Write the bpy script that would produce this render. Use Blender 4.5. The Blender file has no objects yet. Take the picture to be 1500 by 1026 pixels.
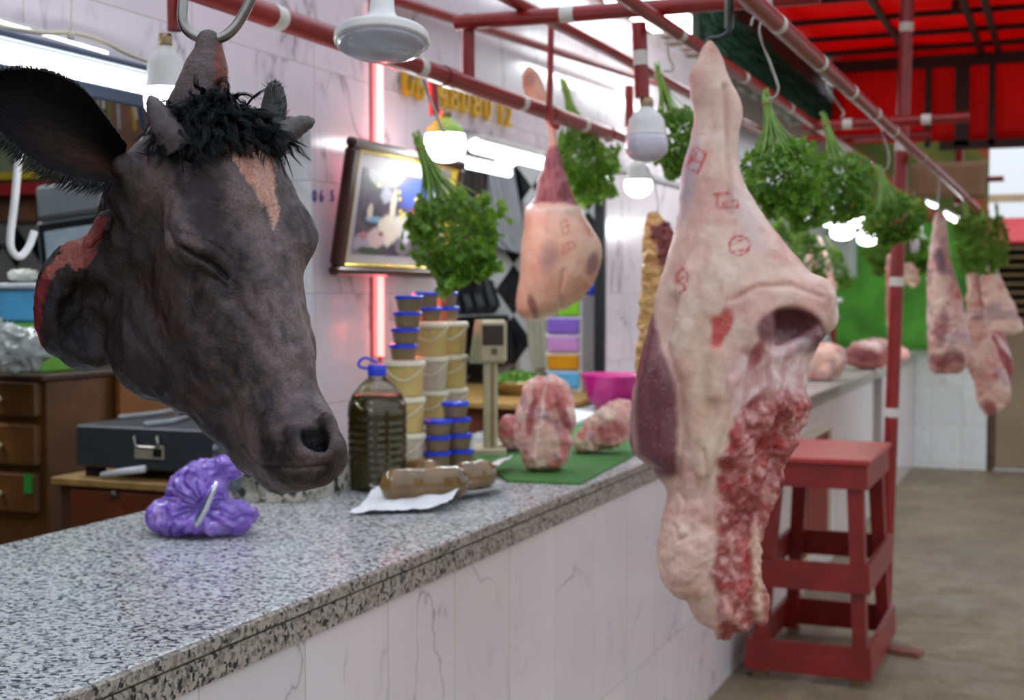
import bpy, math, random
import numpy as np
from mathutils import Vector, Matrix
random.seed(7); rng = np.random.default_rng(7)
SC = bpy.context.scene
COL = SC.collection
# ---------------------------------------------------------------- camera
IW, IH, FP = 1500.0, 1026.0, 2000.0
CH = 1.5
YAW = math.atan(810/2000.0); PIT = math.atan(83/2000.0)
FW = Vector((-math.sin(YAW)*math.cos(PIT), math.cos(YAW)*math.cos(PIT), -math.sin(PIT)))
RT = Vector((math.cos(YAW), math.sin(YAW), 0)); UP = RT.cross(FW)
CAM = Vector((0, 0, CH))
cd = bpy.data.cameras.new('camera'); cam = bpy.data.objects.new('camera', cd); COL.objects.link(cam)
cam.matrix_world = Matrix(((RT.x, UP.x, -FW.x, 0), (RT.y, UP.y, -FW.y, 0), (RT.z, UP.z, -FW.z, CH), (0, 0, 0, 1)))
cd.sensor_width = 36; cd.lens = FP/IW*36; cd.clip_end = 100; cd.clip_start = .05
cd.dof.use_dof = True; cd.dof.focus_distance = 1.68; cd.dof.aperture_fstop = 6.3
SC.camera = cam
def ray(x, y): return FW + RT*((x-IW/2)/FP) + UP*((IH/2-y)/FP)
def P(x, y, d): return CAM + ray(x, y)*d                    # point seen at a pixel, at a depth
def on(x, y, ax, c):                                        # the same on a plane
    r = ray(x, y); return CAM + r*((c-CAM[ax])/r[ax])
# ---------------------------------------------------------------- materials
def new_mat(name):
    m = bpy.data.materials.new(name); m.use_nodes = True; nt = m.node_tree
    return m, nt, nt.nodes['Principled BSDF']
def N(nt, t, **k):
    n = nt.nodes.new(t)
    for a, b in k.items():
        if a.startswith('i_'): n.inputs[a[2:].replace('_', ' ')].default_value = b
        else: setattr(n, a, b)
    return n
def L(nt, a, b): nt.links.new(a, b)
def ramp(nt, fac, stops, interp='LINEAR'):
    r = N(nt, 'ShaderNodeValToRGB'); r.color_ramp.interpolation = interp
    e = r.color_ramp.elements
    while len(e) < len(stops): e.new(0.5)
    for i, (p, c) in enumerate(stops):
        e[i].position = p; e[i].color = (c[0], c[1], c[2], 1) if isinstance(c, (tuple, list)) else (c, c, c, 1)
    L(nt, fac, r.inputs[0]); return r.outputs[0]
def lin(r, g, b):
    f = lambda c: (c/255/12.92 if c <= 10.3 else ((c/255+.055)/1.055)**2.4)
    return (f(r), f(g), f(b))
def mix(nt, fac, a, b, mode='MIX'):
    n = N(nt, 'ShaderNodeMix', data_type='RGBA', blend_type=mode)
    for s, v in ((n.inputs[0], fac), (n.inputs[6], a), (n.inputs[7], b)):
        if hasattr(v, 'links'): L(nt, v, s)
        elif isinstance(v, tuple): s.default_value = (v[0], v[1], v[2], 1)
        else: s.default_value = v
    return n.outputs[2]
def pos(nt, scale=(1, 1, 1), obj=True, loc=(0, 0, 0), rot=(0, 0, 0)):
    tc = N(nt, 'ShaderNodeTexCoord'); mp = N(nt, 'ShaderNodeMapping')
    mp.inputs['Scale'].default_value = scale; mp.inputs['Location'].default_value = loc; mp.inputs['Rotation'].default_value = rot
    L(nt, tc.outputs['Object'], mp.inputs[0]); return mp.outputs[0]
def noise(nt, vec, scale, detail=4, rough=.55, dist=0):
    n = N(nt, 'ShaderNodeTexNoise'); n.inputs['Scale'].default_value = scale; n.inputs['Detail'].default_value = detail
    n.inputs['Roughness'].default_value = rough; n.inputs['Distortion'].default_value = dist
    L(nt, vec, n.inputs['Vector']); return n.outputs['Fac']
def bump(nt, bsdf, h, strength=.3, dist=.01):
    b = N(nt, 'ShaderNodeBump'); b.inputs['Strength'].default_value = strength; b.inputs['Distance'].default_value = dist
    L(nt, h, b.inputs['Height']); L(nt, b.outputs[0], bsdf.inputs['Normal'])
MC = {}
def mat(name, col, rough=.5, metal=0, var=.12, vs=12, bumps=0, bs=60, spec=.5, sss=0, trans=0, coat=0, alpha=1):
    """plain surface with a procedural mottling of its own colour"""
    if name in MC: return MC[name]
    m, nt, b = new_mat(name); v = pos(nt)
    n = noise(nt, v, vs)
    c = mix(nt, ramp(nt, n, [(.3, 0.0), (.7, 1.0)]), tuple(max(0, q*(1-var)) for q in col), tuple(min(1, q*(1+var)) for q in col))
    L(nt, c, b.inputs['Base Color'])
    b.inputs['Roughness'].default_value = rough; b.inputs['Metallic'].default_value = metal
    b.inputs['Specular IOR Level'].default_value = spec
    if sss: b.inputs['Subsurface Weight'].default_value = sss; b.inputs['Subsurface Radius'].default_value = (.02, .008, .005); b.inputs['Subsurface Scale'].default_value = .5
    if trans: b.inputs['Transmission Weight'].default_value = trans
    if coat: b.inputs['Coat Weight'].default_value = coat
    if alpha < 1: b.inputs['Alpha'].default_value = alpha
    if bumps: bump(nt, b, noise(nt, v, bs), bumps, .004)
    MC[name] = m; return m
def emis(name, col, strength):
    if name in MC: return MC[name]
    m, nt, b = new_mat(name)
    b.inputs['Base Color'].default_value = (.8, .8, .8, 1)
    b.inputs['Emission Color'].default_value = (*col, 1); b.inputs['Emission Strength'].default_value = strength
    MC[name] = m; return m
# ---------------------------------------------------------------- objects
def tag(o, label=None, cat=None, group=None, kind=None):
    if label: o['label'] = label
    if cat: o['category'] = cat
    if group: o['group'] = group
    if kind: o['kind'] = kind
    return o
def thing(name, label, cat, loc=(0, 0, 0), rz=0, group=None):
    o = bpy.data.objects.new(name, None); COL.objects.link(o); o.location = loc; o.rotation_euler = (0, 0, rz)
    o.empty_display_size = .05
    return tag(o, label, cat, group)
def rootloc(p):
    v = Vector((0, 0, 0))
    while p is not None: v += p.location; p = p.parent
    return v
def mesh_obj(name, verts, faces, m=None, parent=None, smooth=False, cols=None, base=None, auto=None):
    """verts in world space; the object's origin is put at base"""
    v = np.asarray(verts, dtype=np.float64).reshape(-1, 3)
    if base is None:
        base = (0, 0, 0) if parent is not None else ((v[:, 0].min()+v[:, 0].max())/2, (v[:, 1].min()+v[:, 1].max())/2, v[:, 2].min())
    org = np.array(rootloc(parent)) if parent is not None else np.array(base)
    me = bpy.data.meshes.new(name)
    me.from_pydata((v-org).tolist(), [], faces if isinstance(faces, list) else faces.tolist())
    if m is not None:
        for mm in (m if isinstance(m, (list, tuple)) else [m]): me.materials.append(mm)
    if smooth: me.polygons.foreach_set('use_smooth', [True]*len(me.polygons))
    if auto is not None:
        me.polygons.foreach_set('use_smooth', [True]*len(me.polygons))
        me.set_sharp_from_angle(angle=math.radians(auto))
    if cols is not None:
        a = me.color_attributes.new('Col', 'FLOAT_COLOR', 'POINT')
        cc = np.ones((len(v), 4), dtype=np.float32); cc[:, :cols.shape[1]] = cols
        a.data.foreach_set('color', cc.ravel())
    me.update()
    o = bpy.data.objects.new(name, me); COL.objects.link(o)
    if parent is not None: o.parent = parent
    else: o.location = org
    return o
class MB:
    def __init__(s): s.v = []; s.f = []
    def add(s, vs, fs):
        n = len(s.v); s.v += [tuple(q) for q in vs]; s.f += [tuple(i+n for i in q) for q in fs]; return s
    def box(s, a, b, bev=0):
        (x0, y0, z0), (x1, y1, z1) = [min(p, q) for p, q in zip(a, b)], [max(p, q) for p, q in zip(a, b)]
        if not bev:
            vs = [(x, y, z) for z in (z0, z1) for x, y in ((x0, y0), (x1, y0), (x1, y1), (x0, y1))]
            return s.add(vs, [(3, 2, 1, 0), (4, 5, 6, 7), (0, 1, 5, 4), (1, 2, 6, 5), (2, 3, 7, 6), (3, 0, 4, 7)])
        c = Vector(((x0+x1)/2, (y0+y1)/2, (z0+z1)/2)); return s.obox(c, (1, 0, 0), (0, 1, 0), (0, 0, 1), (x1-x0)/2, (y1-y0)/2, (z1-z0)/2, bev)
    def obox(s, c, ax, ay, az, hx, hy, hz, bev=0):
        """box of any orientation with its edges chamfered"""
        c = Vector(c); ax, ay, az = Vector(ax).normalized(), Vector(ay).normalized(), Vector(az).normalized()
        bev = min(bev, hx*.9, hy*.9, hz*.9)
        if bev <= 0:
            vs = [c+ax*hx*i+ay*hy*j+az*hz*k for k in (-1, 1) for i, j in ((-1, -1), (1, -1), (1, 1), (-1, 1))]
            return s.add(vs, [(3, 2, 1, 0), (4, 5, 6, 7), (0, 1, 5, 4), (1, 2, 6, 5), (2, 3, 7, 6), (3, 0, 4, 7)])
        vs = []
        # 24 verts: for each corner three
        idx = {}
        for i in (-1, 1):
            for j in (-1, 1):
                for k in (-1, 1):
                    for t in range(3):
                        hh = [hx-bev, hy-bev, hz-bev]; hh[t] += bev
                        idx[i, j, k, t] = len(vs); vs.append(c+ax*hh[0]*i+ay*hh[1]*j+az*hh[2]*k)
        fs = []
        def q(keys): fs.append(tuple(idx[k] for k in keys))
        for a in (-1, 1):
            q([(a, -1, -1, 0), (a, 1, -1, 0), (a, 1, 1, 0), (a, -1, 1, 0)][::a]); q([(-1, a, -1, 1), (1, a, -1, 1), (1, a, 1, 1), (-1, a, 1, 1)][::-a]); q([(-1, -1, a, 2), (1, -1, a, 2), (1, 1, a, 2), (-1, 1, a, 2)][::a])
        for a in (-1, 1):
            for b in (-1, 1):
                q([(a, b, -1, 0), (a, b, -1, 1), (a, b, 1, 1), (a, b, 1, 0)][::a*b]); q([(a, -1, b, 0), (a, -1, b, 2), (a, 1, b, 2), (a, 1, b, 0)][::-a*b]); q([(-1, a, b, 1), (-1, a, b, 2), (1, a, b, 2), (1, a, b, 1)][::a*b])
        for i in (-1, 1):
            for j in (-1, 1):
                for k in (-1, 1): q([(i, j, k, 0), (i, j, k, 1), (i, j, k, 2)][::i*j*k])
        return s.add(vs, fs)
    def bar(s, p0, p1, w, h, up=(0, 0, 1), bev=0):
        p0, p1 = Vector(p0), Vector(p1); d = p1-p0; ax = d.normalized(); u = Vector(up)
        ay = u.cross(ax)
        if ay.length < 1e-4: ay = Vector((1, 0, 0)).cross(ax)
        ay.normalize(); az = ax.cross(ay)
        return s.obox((p0+p1)/2, ax, ay, az, d.length/2, w/2, h/2, bev)
    def tube(s, pts, r, n=12, caps=True, closed=False):
        pts = [Vector(p) for p in pts]; m = len(pts)
        rs = r if isinstance(r, (list, tuple)) else [r]*m
        tang = []
        for i in range(m):
            a = pts[(i-1) % m] if (closed or i > 0) else pts[i]; b = pts[(i+1) % m] if (closed or i < m-1) else pts[i]
            t = b-a; tang.append(t.normalized() if t.length > 1e-9 else Vector((0, 0, 1)))
        u = tang[0].orthogonal().normalized(); vs = []
        for i in range(m):
            t = tang[i]; u = (u-t*u.dot(t)); u = u.normalized() if u.length > 1e-6 else t.orthogonal().normalized(); w = t.cross(u)
            for k in range(n):
                a = 2*math.pi*k/n; vs.append(pts[i]+(u*math.cos(a)+w*math.sin(a))*rs[i])
        fs = []
        for i in range(m if closed else m-1):
            j = (i+1) % m
            for k in range(n): fs.append((i*n+k, i*n+(k+1) % n, j*n+(k+1) % n, j*n+k))
        if caps and not closed: fs += [tuple(range(n))[::-1], tuple(range((m-1)*n, m*n))]
        return s.add(vs, fs)
    def lathe(s, c, prof, n=32, ax=(0, 0, 1), caps=True):
        c = Vector(c); az = Vector(ax).normalized(); u = az.orthogonal().normalized() if abs(az.z) < .999 else Vector((1, 0, 0)); w = az.cross(u); vs = []
        for r, z in prof:
            for k in range(n):
                a = 2*math.pi*k/n; vs.append(c+az*z+(u*math.cos(a)+w*math.sin(a))*max(r, 1e-5))
        fs = [(i*n+k, i*n+(k+1) % n, (i+1)*n+(k+1) % n, (i+1)*n+k) for i in range(len(prof)-1) for k in range(n)]
        if caps: fs += [tuple(range(n))[::-1], tuple(range((len(prof)-1)*n, len(prof)*n))]
        return s.add(vs, fs)
    def build(s, name, m, parent=None, smooth=False, auto=35, **k):
        return mesh_obj(name, s.v, s.f, m, parent, smooth=smooth, auto=None if smooth or auto is None else auto, **k)
def copy_tree(o, parent=None):
    c = o.copy(); COL.objects.link(c); c.parent = parent
    for ch in list(o.children): copy_tree(ch, c)
    return c
def curve(pts, n=8):
    """Catmull-Rom through pts"""
    pts = [Vector(p) for p in pts]; out = []
    for i in range(len(pts)-1):
        p0 = pts[max(i-1, 0)]; p1 = pts[i]; p2 = pts[i+1]; p3 = pts[min(i+2, len(pts)-1)]
        for k in range(n):
            t = k/n; out.append(.5*((2*p1)+(p2-p0)*t+(2*p0-5*p1+4*p2-p3)*t*t+(3*p1-p0-3*p2+p3)*t**3))
    out.append(pts[-1]); return out
# ---------------------------------------------------------------- sculpting: distance fields meshed by surface nets
LAT = np.random.default_rng(3).random((32, 32, 32)).astype(np.float32)
def vnoise(p, f=1.0, off=0.0):
    q = np.asarray(p, dtype=np.float32)*f+off+100.0; i = np.floor(q).astype(np.int64); t = q-i; t = t*t*(3-2*t); i &= 31; j = (i+1) & 31
    x0, y0, z0 = i[..., 0], i[..., 1], i[..., 2]; x1, y1, z1 = j[..., 0], j[..., 1], j[..., 2]; a, b, c = t[..., 0], t[..., 1], t[..., 2]
    r = ((LAT[x0, y0, z0]*(1-a)+LAT[x1, y0, z0]*a)*(1-b)+(LAT[x0, y1, z0]*(1-a)+LAT[x1, y1, z0]*a)*b)*(1-c) + \
        ((LAT[x0, y0, z1]*(1-a)+LAT[x1, y0, z1]*a)*(1-b)+(LAT[x0, y1, z1]*(1-a)+LAT[x1, y1, z1]*a)*b)*c
    return r*2-1
def fbm(p, f, o=4, off=0.0, g=.5):
    s = 0; a = 1
    for k in range(o): s = s+a*vnoise(p, f*2**k, off+17*k); a *= g
    return s
def ridge(p, f, o=3, off=0.0):
    s = 0; a = 1
    for k in range(o): s = s+a*(1-2*np.abs(vnoise(p, f*2**k, off+13*k))); a *= .5
    return s
def sstep(a, b, x):
    t = np.clip((x-a)/(b-a), 0, 1); return t*t*(3-2*t)
def smin(a, b, k):
    if k <= 0: return np.minimum(a, b)
    h = np.clip(.5+.5*(b-a)/k, 0, 1); return b+(a-b)*h-k*h*(1-h)
def smax(a, b, k): return -smin(-a, -b, k)
def d_ell(p, c, r, B=None):
    q = p-np.array(c, dtype=np.float32)
    if B is not None: q = q @ np.array(B, dtype=np.float32).T
    r = np.array(r, dtype=np.float32)
    k0 = np.sqrt(((q/r)**2).sum(-1)); k1 = np.sqrt(((q/(r*r))**2).sum(-1)); return k0*(k0-1)/np.maximum(k1, 1e-6)
def d_cap(p, a, b, ra, rb):
    a = np.array(a, dtype=np.float32); b = np.array(b, dtype=np.float32); d = b-a
    t = np.clip(((p-a) @ d)/max((d@d), 1e-9), 0, 1); return np.sqrt(((p-a-t[..., None]*d)**2).sum(-1))-(ra+(rb-ra)*t)
def surface_nets(F, org, st):
    s = F < 0; n = F.shape
    def sh(A, i, j, k): return A[i:n[0]-1+i, j:n[1]-1+j, k:n[2]-1+k]
    cnt = np.zeros([q-1 for q in n], dtype=np.int8)
    for i in (0, 1):
        for j in (0, 1):
            for k in (0, 1): cnt += sh(s, i, j, k)
    mixed = (cnt > 0) & (cnt < 8); ii = np.argwhere(mixed); idx = -np.ones(mixed.shape, dtype=np.int64); idx[mixed] = np.arange(len(ii))
    acc = np.zeros((len(ii), 3)); num = np.zeros(len(ii))
    for ax in range(3):
        o = [q for q in range(3) if q != ax]
        for a in (0, 1):
            for b in (0, 1):
                c0 = ii.copy(); c0[:, o[0]] += a; c0[:, o[1]] += b; c1 = c0.copy(); c1[:, ax] += 1
                f0 = F[c0[:, 0], c0[:, 1], c0[:, 2]]; f1 = F[c1[:, 0], c1[:, 1], c1[:, 2]]; m = (f0 < 0) != (f1 < 0)
                t = np.where(m, f0/np.where(m, f0-f1, 1), 0); pp = c0.astype(np.float64); pp[:, ax] += t
                acc[m] += pp[m]; num[m] += 1
    V = acc/num[:, None]*st+np.array(org); faces = []
    for ax in range(3):
        o1, o2 = (ax+1) % 3, (ax+2) % 3
        A = [slice(None)]*3; Bq = [slice(None)]*3
        A[ax] = slice(0, n[ax]-1); Bq[ax] = slice(1, n[ax])
        m = s[tuple(A)] != s[tuple(Bq)]; e = np.argwhere(m)
        e = e[(e[:, o1] > 0) & (e[:, o2] > 0) & (e[:, o1] < n[o1]-1) & (e[:, o2] < n[o2]-1)]
        ins = s[e[:, 0], e[:, 1], e[:, 2]]
        def g(a, b):
            q = e.copy(); q[:, o1] -= a; q[:, o2] -= b; return idx[q[:, 0], q[:, 1], q[:, 2]]
        Q = np.stack([g(1, 1), g(0, 1), g(0, 0), g(1, 0)], 1); Q[~ins] = Q[~ins][:, ::-1]; faces.append(Q)
    return V, np.concatenate(faces)
def vnormals(V, Fc):
    a = V[Fc[:, 2]]-V[Fc[:, 0]]; b = V[Fc[:, 3]]-V[Fc[:, 1]]; fn = np.cross(a, b); nn = np.zeros_like(V)
    for k in range(4): np.add.at(nn, Fc[:, k], fn)
    return nn/np.maximum(np.linalg.norm(nn, axis=1), 1e-12)[:, None]
def sculpt(fn, lo, hi, st):
    ax = [np.arange(l, h+st, st, dtype=np.float32) for l, h in zip(lo, hi)]
    F = np.empty([len(a) for a in ax], dtype=np.float32)
    for i0 in range(0, len(ax[0]), 24):
        X, Y, Z = np.meshgrid(ax[0][i0:i0+24], ax[1], ax[2], indexing='ij'); F[i0:i0+24] = fn(np.stack([X, Y, Z], -1))
    V, Q = surface_nets(F, lo, st); return V, Q
RTn, UPn, FWn, CAMn = (np.array(q) for q in (RT, UP, FW, CAM))
def uvw_world(V, D):
    """modelling frame of a hanging piece: u to the right, v down, w away, one unit = D/FP metres"""
    s = D/FP
    return CAMn+RTn*((V[:, 0]-IW/2)*s)[:, None]-UPn*((V[:, 1]-IH/2)*s)[:, None]+FWn*(D+V[:, 2]*s)[:, None]
def lerpc(a, b, t): return a+(b-a)*t[:, None]
# ================================================================ the hanging cow head
HD = 1.70
hO = np.array([333., 173, 0]); hA = np.array([.28, .93, -.23]); hA /= np.linalg.norm(hA)
hD = np.array([.6, 0, -.8]); hD -= hA*(hD@hA); hD /= np.linalg.norm(hD); hL = np.cross(hA, hD)
HB = np.stack([hL, hA, hD])                                  # local (side, down the face, dorsal) -> piece frame
def hfix(u, v, w): return (IW/2+(u-IW/2)*(1+w/FP), IH/2+(v-IH/2)*(1+w/FP), w)      # so that a point sits where it is seen
def hloc(u, v, w): return tuple((HB @ (np.array(hfix(u, v, w), dtype=float)-hO)).tolist())
def hseen(U): k = 1+U[:, 2:3]/FP; return np.concatenate([IW/2+(U[:, :1]-IW/2)/k, IH/2+(U[:, 1:2]-IH/2)/k, U[:, 2:3]], 1)
def huvw(V): return V @ HB+hO
def hworld(u, v, w): return uvw_world(np.array([hfix(u, v, w)], dtype=float), HD)[0]
def head_field(p):
    q = p.copy(); q[..., 0] = np.abs(q[..., 0])
    d = d_ell(q, (0, 85, -75), (92, 115, 84))
    d = smin(d, d_ell(q, (0, 125, -48), (102, 120, 46)), 30)
    d = smin(d, d_ell(q, (84, 178, -44), (36, 52, 34)), 26)           # brow
    d = smin(d, d_cap(q, (0, 215, -58), (0, 470, -44), 64, 42), 30)  # nasal bridge
    d = smin(d, d_ell(q, (0, 330, -100), (76, 190, 78)), 30)
    d = smin(d, d_ell(q, (52, 235, -150), (58, 140, 112)), 34)        # masseter
    d = smin(d, d_cap(q, (44, 235, -222), (26, 470, -118), 52, 36), 34)  # jaw
    d = smin(d, d_cap(q, (22, 470, -112), (16, 520, -92), 34, 26), 18)  # chin
    d = smin(d, d_ell(q, (18, 482, -48), (42, 64, 62)), 26)           # muzzle
    d = smin(d, d_ell(q, (2, 516, -20), (50, 44, 62)), 22); d = smin(d, d_cap(p, (-10, 482, 36), (-16, 520, 26), 11, 13), 12); d = smin(d, d_cap(p, (34, 490, 20), (26, 530, 4), 9, 9), 14)
    d = smin(d, d_ell(q, (50, 300, -86), (38, 70, 30)), 26)           # facial crest
    d = smin(d, d_ell(q, (30, 20, -80), (80, 60, 80)), 30)            # poll
    # neck stump, its skin flap and the skin pulled up to the hook
    d = smin(d, d_cap(p, hloc(235, 300, 70), hloc(200, 430, 110), 82, 70), 34)
    d = smin(d, d_cap(p, hloc(184, 246, -10), hloc(222, 262, 4), 17, 46), 30)
    d = smin(d, d_ell(p, hloc(228, 500, 60), (66, 82, 62), HB.T), 40)
    d = smin(d, d_cap(p, hloc(236, 520, 50), hloc(318, 590, -10), 52, 34), 40)
    fp = huvw(p); flap = d_ell(fp, hfix(132, 452, 80), (84, 92, 60))
    flap = smin(flap, d_cap(fp, hfix(150, 345, 60), hfix(112, 392, 60), 12, 30), 20)
    flap = smax(flap, -d_ell(fp, hfix(124, 466, 0), (60, 74, 64)), 16)
    flap = smax(flap, -d_ell(fp, hfix(60, 452, 170), (84, 130, 104)), 4)
    d = smin(d, flap, 14)
    d = smin(d, d_cap(p, hloc(128, 357, 6), hloc(158, 322, 14), 5, 10), 8)
    d = smin(d, d_cap(p, hloc(288, 185, 15), hloc(302, 108, 2), 58, 31), 26)
    d = smin(d, d_cap(p, hloc(303, 110, 2), hloc(306, 62, 2), 29, 19), 12)
    # nostrils
    n1 = d_cap(p, (16, 478, 42), (12, 503, 34), 9, 17); n2 = smin(d_cap(p, (12, 503, 34), (0, 528, 18), 17, 11), d_cap(p, (-48, 480, 16), (-46, 512, 2), 10, 14), 4)
    d = smax(d, -smin(n1, n2, 8), 9)
    # the hollows behind the brows and along the bridge
    d = smax(d, -d_ell(q, (112, 262, -50), (24, 60, 26)), 30)
    return d
V, Q = sculpt(head_field, (-165, -150, -400), (235, 600, 90), 3.0)
for _ in range(1):
    nrm = vnormals(V, Q)
    U = huvw(V); nz = nrm @ HB
    disp = 2.6*fbm(V, 1/60., 3)+1.1*fbm(V, 1/18., 3, 5)
    # loose skin wrinkles on cheek and neck
    wr = ridge(V*np.array([1, .5, .9])+6*fbm(V, 1/50., 2, 9)[:, None], 1/34., 2, 31)
    cheek = sstep(-60, -150, V[:, 2])*sstep(520, 420, V[:, 1])
    disp += 3.2*wr*cheek+1.0*wr*(1-cheek)*sstep(200, 420, V[:, 1])
    neck = sstep(-150, -260, V[:, 2])*sstep(260, 100, V[:, 1])
    disp += 3.0*ridge(V*np.array([1.2, .35, 1]), 1/22., 2, 77)*sstep(-110, -170, V[:, 2])*sstep(220, 90, V[:, 1])
    near = sstep(.15, -.15, nz[:, 2])                        # the side we see
    def stroke(pts, width, depth, U=hseen(U)):
        """a crease or fold drawn on the near side of the face"""
        c = np.array([tuple(q)[:2] for q in curve([(x, y, 0) for x, y in pts], 8)]); dm = np.full(len(U), 1e9)
        for a, b in zip(c[:-1], c[1:]):
            dd = b-a; t = np.clip(((U[:, :2]-a) @ dd)/(dd@dd), 0, 1); dm = np.minimum(dm, np.linalg.norm(U[:, :2]-a-t[:, None]*dd, axis=1))
        return depth*np.exp(-(dm/width)**2)*near, dm
    slit, dslit = stroke([(268, 363), (285, 374), (303, 381), (318, 392), (332, 407)], 3.0, -8)
    disp += slit
    for pts, w_, dp in (([(266, 352), (288, 362), (310, 370), (330, 386), (343, 408)], 7, 3.4), ([(266, 374), (284, 387), (302, 394), (320, 402), (334, 415)], 6, 2.6),
                        ([(262, 340), (290, 350), (315, 360), (338, 380)], 3.5, -2.6), ([(272, 396), (290, 404), (312, 409), (330, 420)], 3.2, -2.4), ([(258, 362), (250, 352), (246, 340)], 3.5, -2.5),
                        ([(300, 425), (330, 450), (350, 500), (352, 560)], 12, 3.0), ([(330, 440), (370, 470), (395, 520)], 10, -3.5),
                        ([(150, 420), (190, 480), (240, 540), (300, 590)], 9, -2.6), ([(175, 330), (190, 400), (235, 470)], 10, -3.0), ([(210, 300), (200, 350), (215, 400)], 8, 2.5),
                        ([(352, 655), (372, 676), (400, 684), (440, 686), (478, 682)], 3.0, -4.0), ([(330, 560), (345, 590), (352, 625), (350, 655)], 6, -3.0), ([(345, 560), (362, 600), (372, 640)], 7, 2.5),
                        ([(416, 640), (424, 655), (432, 675)], 4, -2), ([(455, 595), (462, 604), (470, 606)], 3, -3.5), ([(400, 330), (398, 380), (410, 430), (430, 500)], 10, -3.2), ([(360, 300), (350, 340), (360, 380), (380, 410)], 16, 4.0)):
        disp += stroke(pts, w_, dp)[0]
    V = V+nrm*disp[:, None]
nrm = vnormals(V, Q); WU = huvw(V); U = hseen(WU); nz = nrm @ HB
# --- colour of the hide itself
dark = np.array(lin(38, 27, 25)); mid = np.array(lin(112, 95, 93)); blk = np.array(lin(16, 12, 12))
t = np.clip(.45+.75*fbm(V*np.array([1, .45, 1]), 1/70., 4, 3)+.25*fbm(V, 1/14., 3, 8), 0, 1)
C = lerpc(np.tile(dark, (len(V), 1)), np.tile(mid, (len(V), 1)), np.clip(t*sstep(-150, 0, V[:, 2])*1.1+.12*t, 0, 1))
st_ = sstep(.25, .8, fbm(V*np.array([1.3, .35, 1.3]), 1/30., 3, 21)); C = lerpc(C, np.tile(blk, (len(V), 1)), st_*.6)
stain = sstep(.1, .7, fbm(V, 1/55., 3, 41))*sstep(-60, -160, V[:, 2]); C = lerpc(C, np.tile(np.array(lin(58, 28, 26)), (len(V), 1)), stain*.6)
# the pale blaze
vv = U[:, 1]; uu = U[:, 0]+5*fbm(V, 1/12., 3, 2)+3*fbm(V, 1/5., 2, 6)
lft = np.interp(vv, [175, 195, 215, 245, 270, 300, 340], [306, 312, 326, 346, 364, 386, 402]); rgt = np.interp(vv, [175, 195, 215, 245, 270, 300, 340], [392, 394, 392, 400, 405, 406, 402])
bl = sstep(-2, 2, uu-lft)*sstep(-2, 2, rgt-uu)*sstep(342, 338, vv)*sstep(160, 185, vv)*(nz[:, 2] < .2)
pink = np.array(lin(208, 160, 142)); pk = lerpc(np.tile(pink, (len(V), 1)), np.tile(np.array(lin(176, 112, 96)), (len(V), 1)), sstep(.15, .7, fbm(V*np.array([1, .3, 1]), 1/12., 2, 4))*.6)
C = lerpc(C, pk, bl)
C = lerpc(C, np.tile(blk*.9, (len(V), 1)), np.exp(-(dslit/4.5)**2)*near*.8)
# nostril lining, cut flesh
q = V.copy(); q[:, 0] = np.abs(q[:, 0])
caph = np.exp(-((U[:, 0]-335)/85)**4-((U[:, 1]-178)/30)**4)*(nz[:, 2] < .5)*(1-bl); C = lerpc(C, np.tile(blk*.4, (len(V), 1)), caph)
nd = np.minimum(d_cap(V, (16, 478, 42), (12, 503, 34), 9, 17), d_cap(V, (12, 503, 34), (0, 528, 18), 17, 11))
C = lerpc(C, np.tile(blk*.35, (len(V), 1)), sstep(5, 0, nd)*.9)
cutd = d_ell(WU, hfix(60, 452, 170), (84, 130, 104)); red = np.array(lin(122, 34, 36)); pinkf = np.array(lin(170, 84, 76))
fl = np.maximum(sstep(7, 1, cutd), sstep(-.72, -.9, nz[:, 0])*sstep(100, 90, U[:, 0])*sstep(380, 400, U[:, 1]))*sstep(235, 215, U[:, 0]+2*fbm(V, 1/10., 2))
fleshc = lerpc(np.tile(red, (len(V), 1)), np.tile(pinkf, (len(V), 1)), np.clip(.3+.8*fbm(V, 1/12., 3, 60), 0, 1))
C = lerpc(C, fleshc, fl)
def inside(Pt, poly):
    r = np.zeros(len(Pt), dtype=bool); n_ = len(poly)
    for i in range(n_):
        x0, y0 = poly[i]; x1, y1 = poly[(i+1) % n_]
        if y0 == y1: continue
        c_ = ((Pt[:, 1] < y0) != (Pt[:, 1] < y1)) & (Pt[:, 0] < (x1-x0)*(Pt[:, 1]-y0)/(y1-y0)+x0); r ^= c_
    return r.astype(float)
Uw = U[:, :2]+3*np.stack([fbm(V, 1/9., 2), fbm(V, 1/9., 2, 9)], 1)
topf = inside(Uw, [(60, 405), (84, 372), (100, 345), (118, 318), (160, 318), (153, 340), (142, 372), (128, 392), (112, 396), (98, 388), (84, 396), (72, 412)])*(nz[:, 2] < .6)
rimd = np.full(len(U), 1e9); rp_ = [(86, 385), (70, 402), (59, 430), (53, 465), (54, 495), (62, 522), (78, 545), (100, 548)]
for a_, b_ in zip(rp_[:-1], rp_[1:]):
    a_, b_ = np.array(a_, float), np.array(b_, float); dd = b_-a_; tt = np.clip(((Uw-a_) @ dd)/(dd@dd), 0, 1); rimd = np.minimum(rimd, np.linalg.norm(Uw-a_-tt[:, None]*dd, axis=1))
C = lerpc(C, np.tile(blk*.8, (len(V), 1)), np.exp(-((U[:, 0]-100)/40)**4-((U[:, 1]-470)/72)**4)*.8)  # hollow of the neck flap, its darkness put into the colour
C = lerpc(C, np.tile(np.array(lin(120, 34, 38)), (len(V), 1)), sstep(9, 4, rimd))
C = lerpc(C, lerpc(np.tile(np.array(lin(158, 84, 74)), (len(V), 1)), np.tile(red*.8, (len(V), 1)), sstep(125, 150, U[:, 0])), topf)
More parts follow.
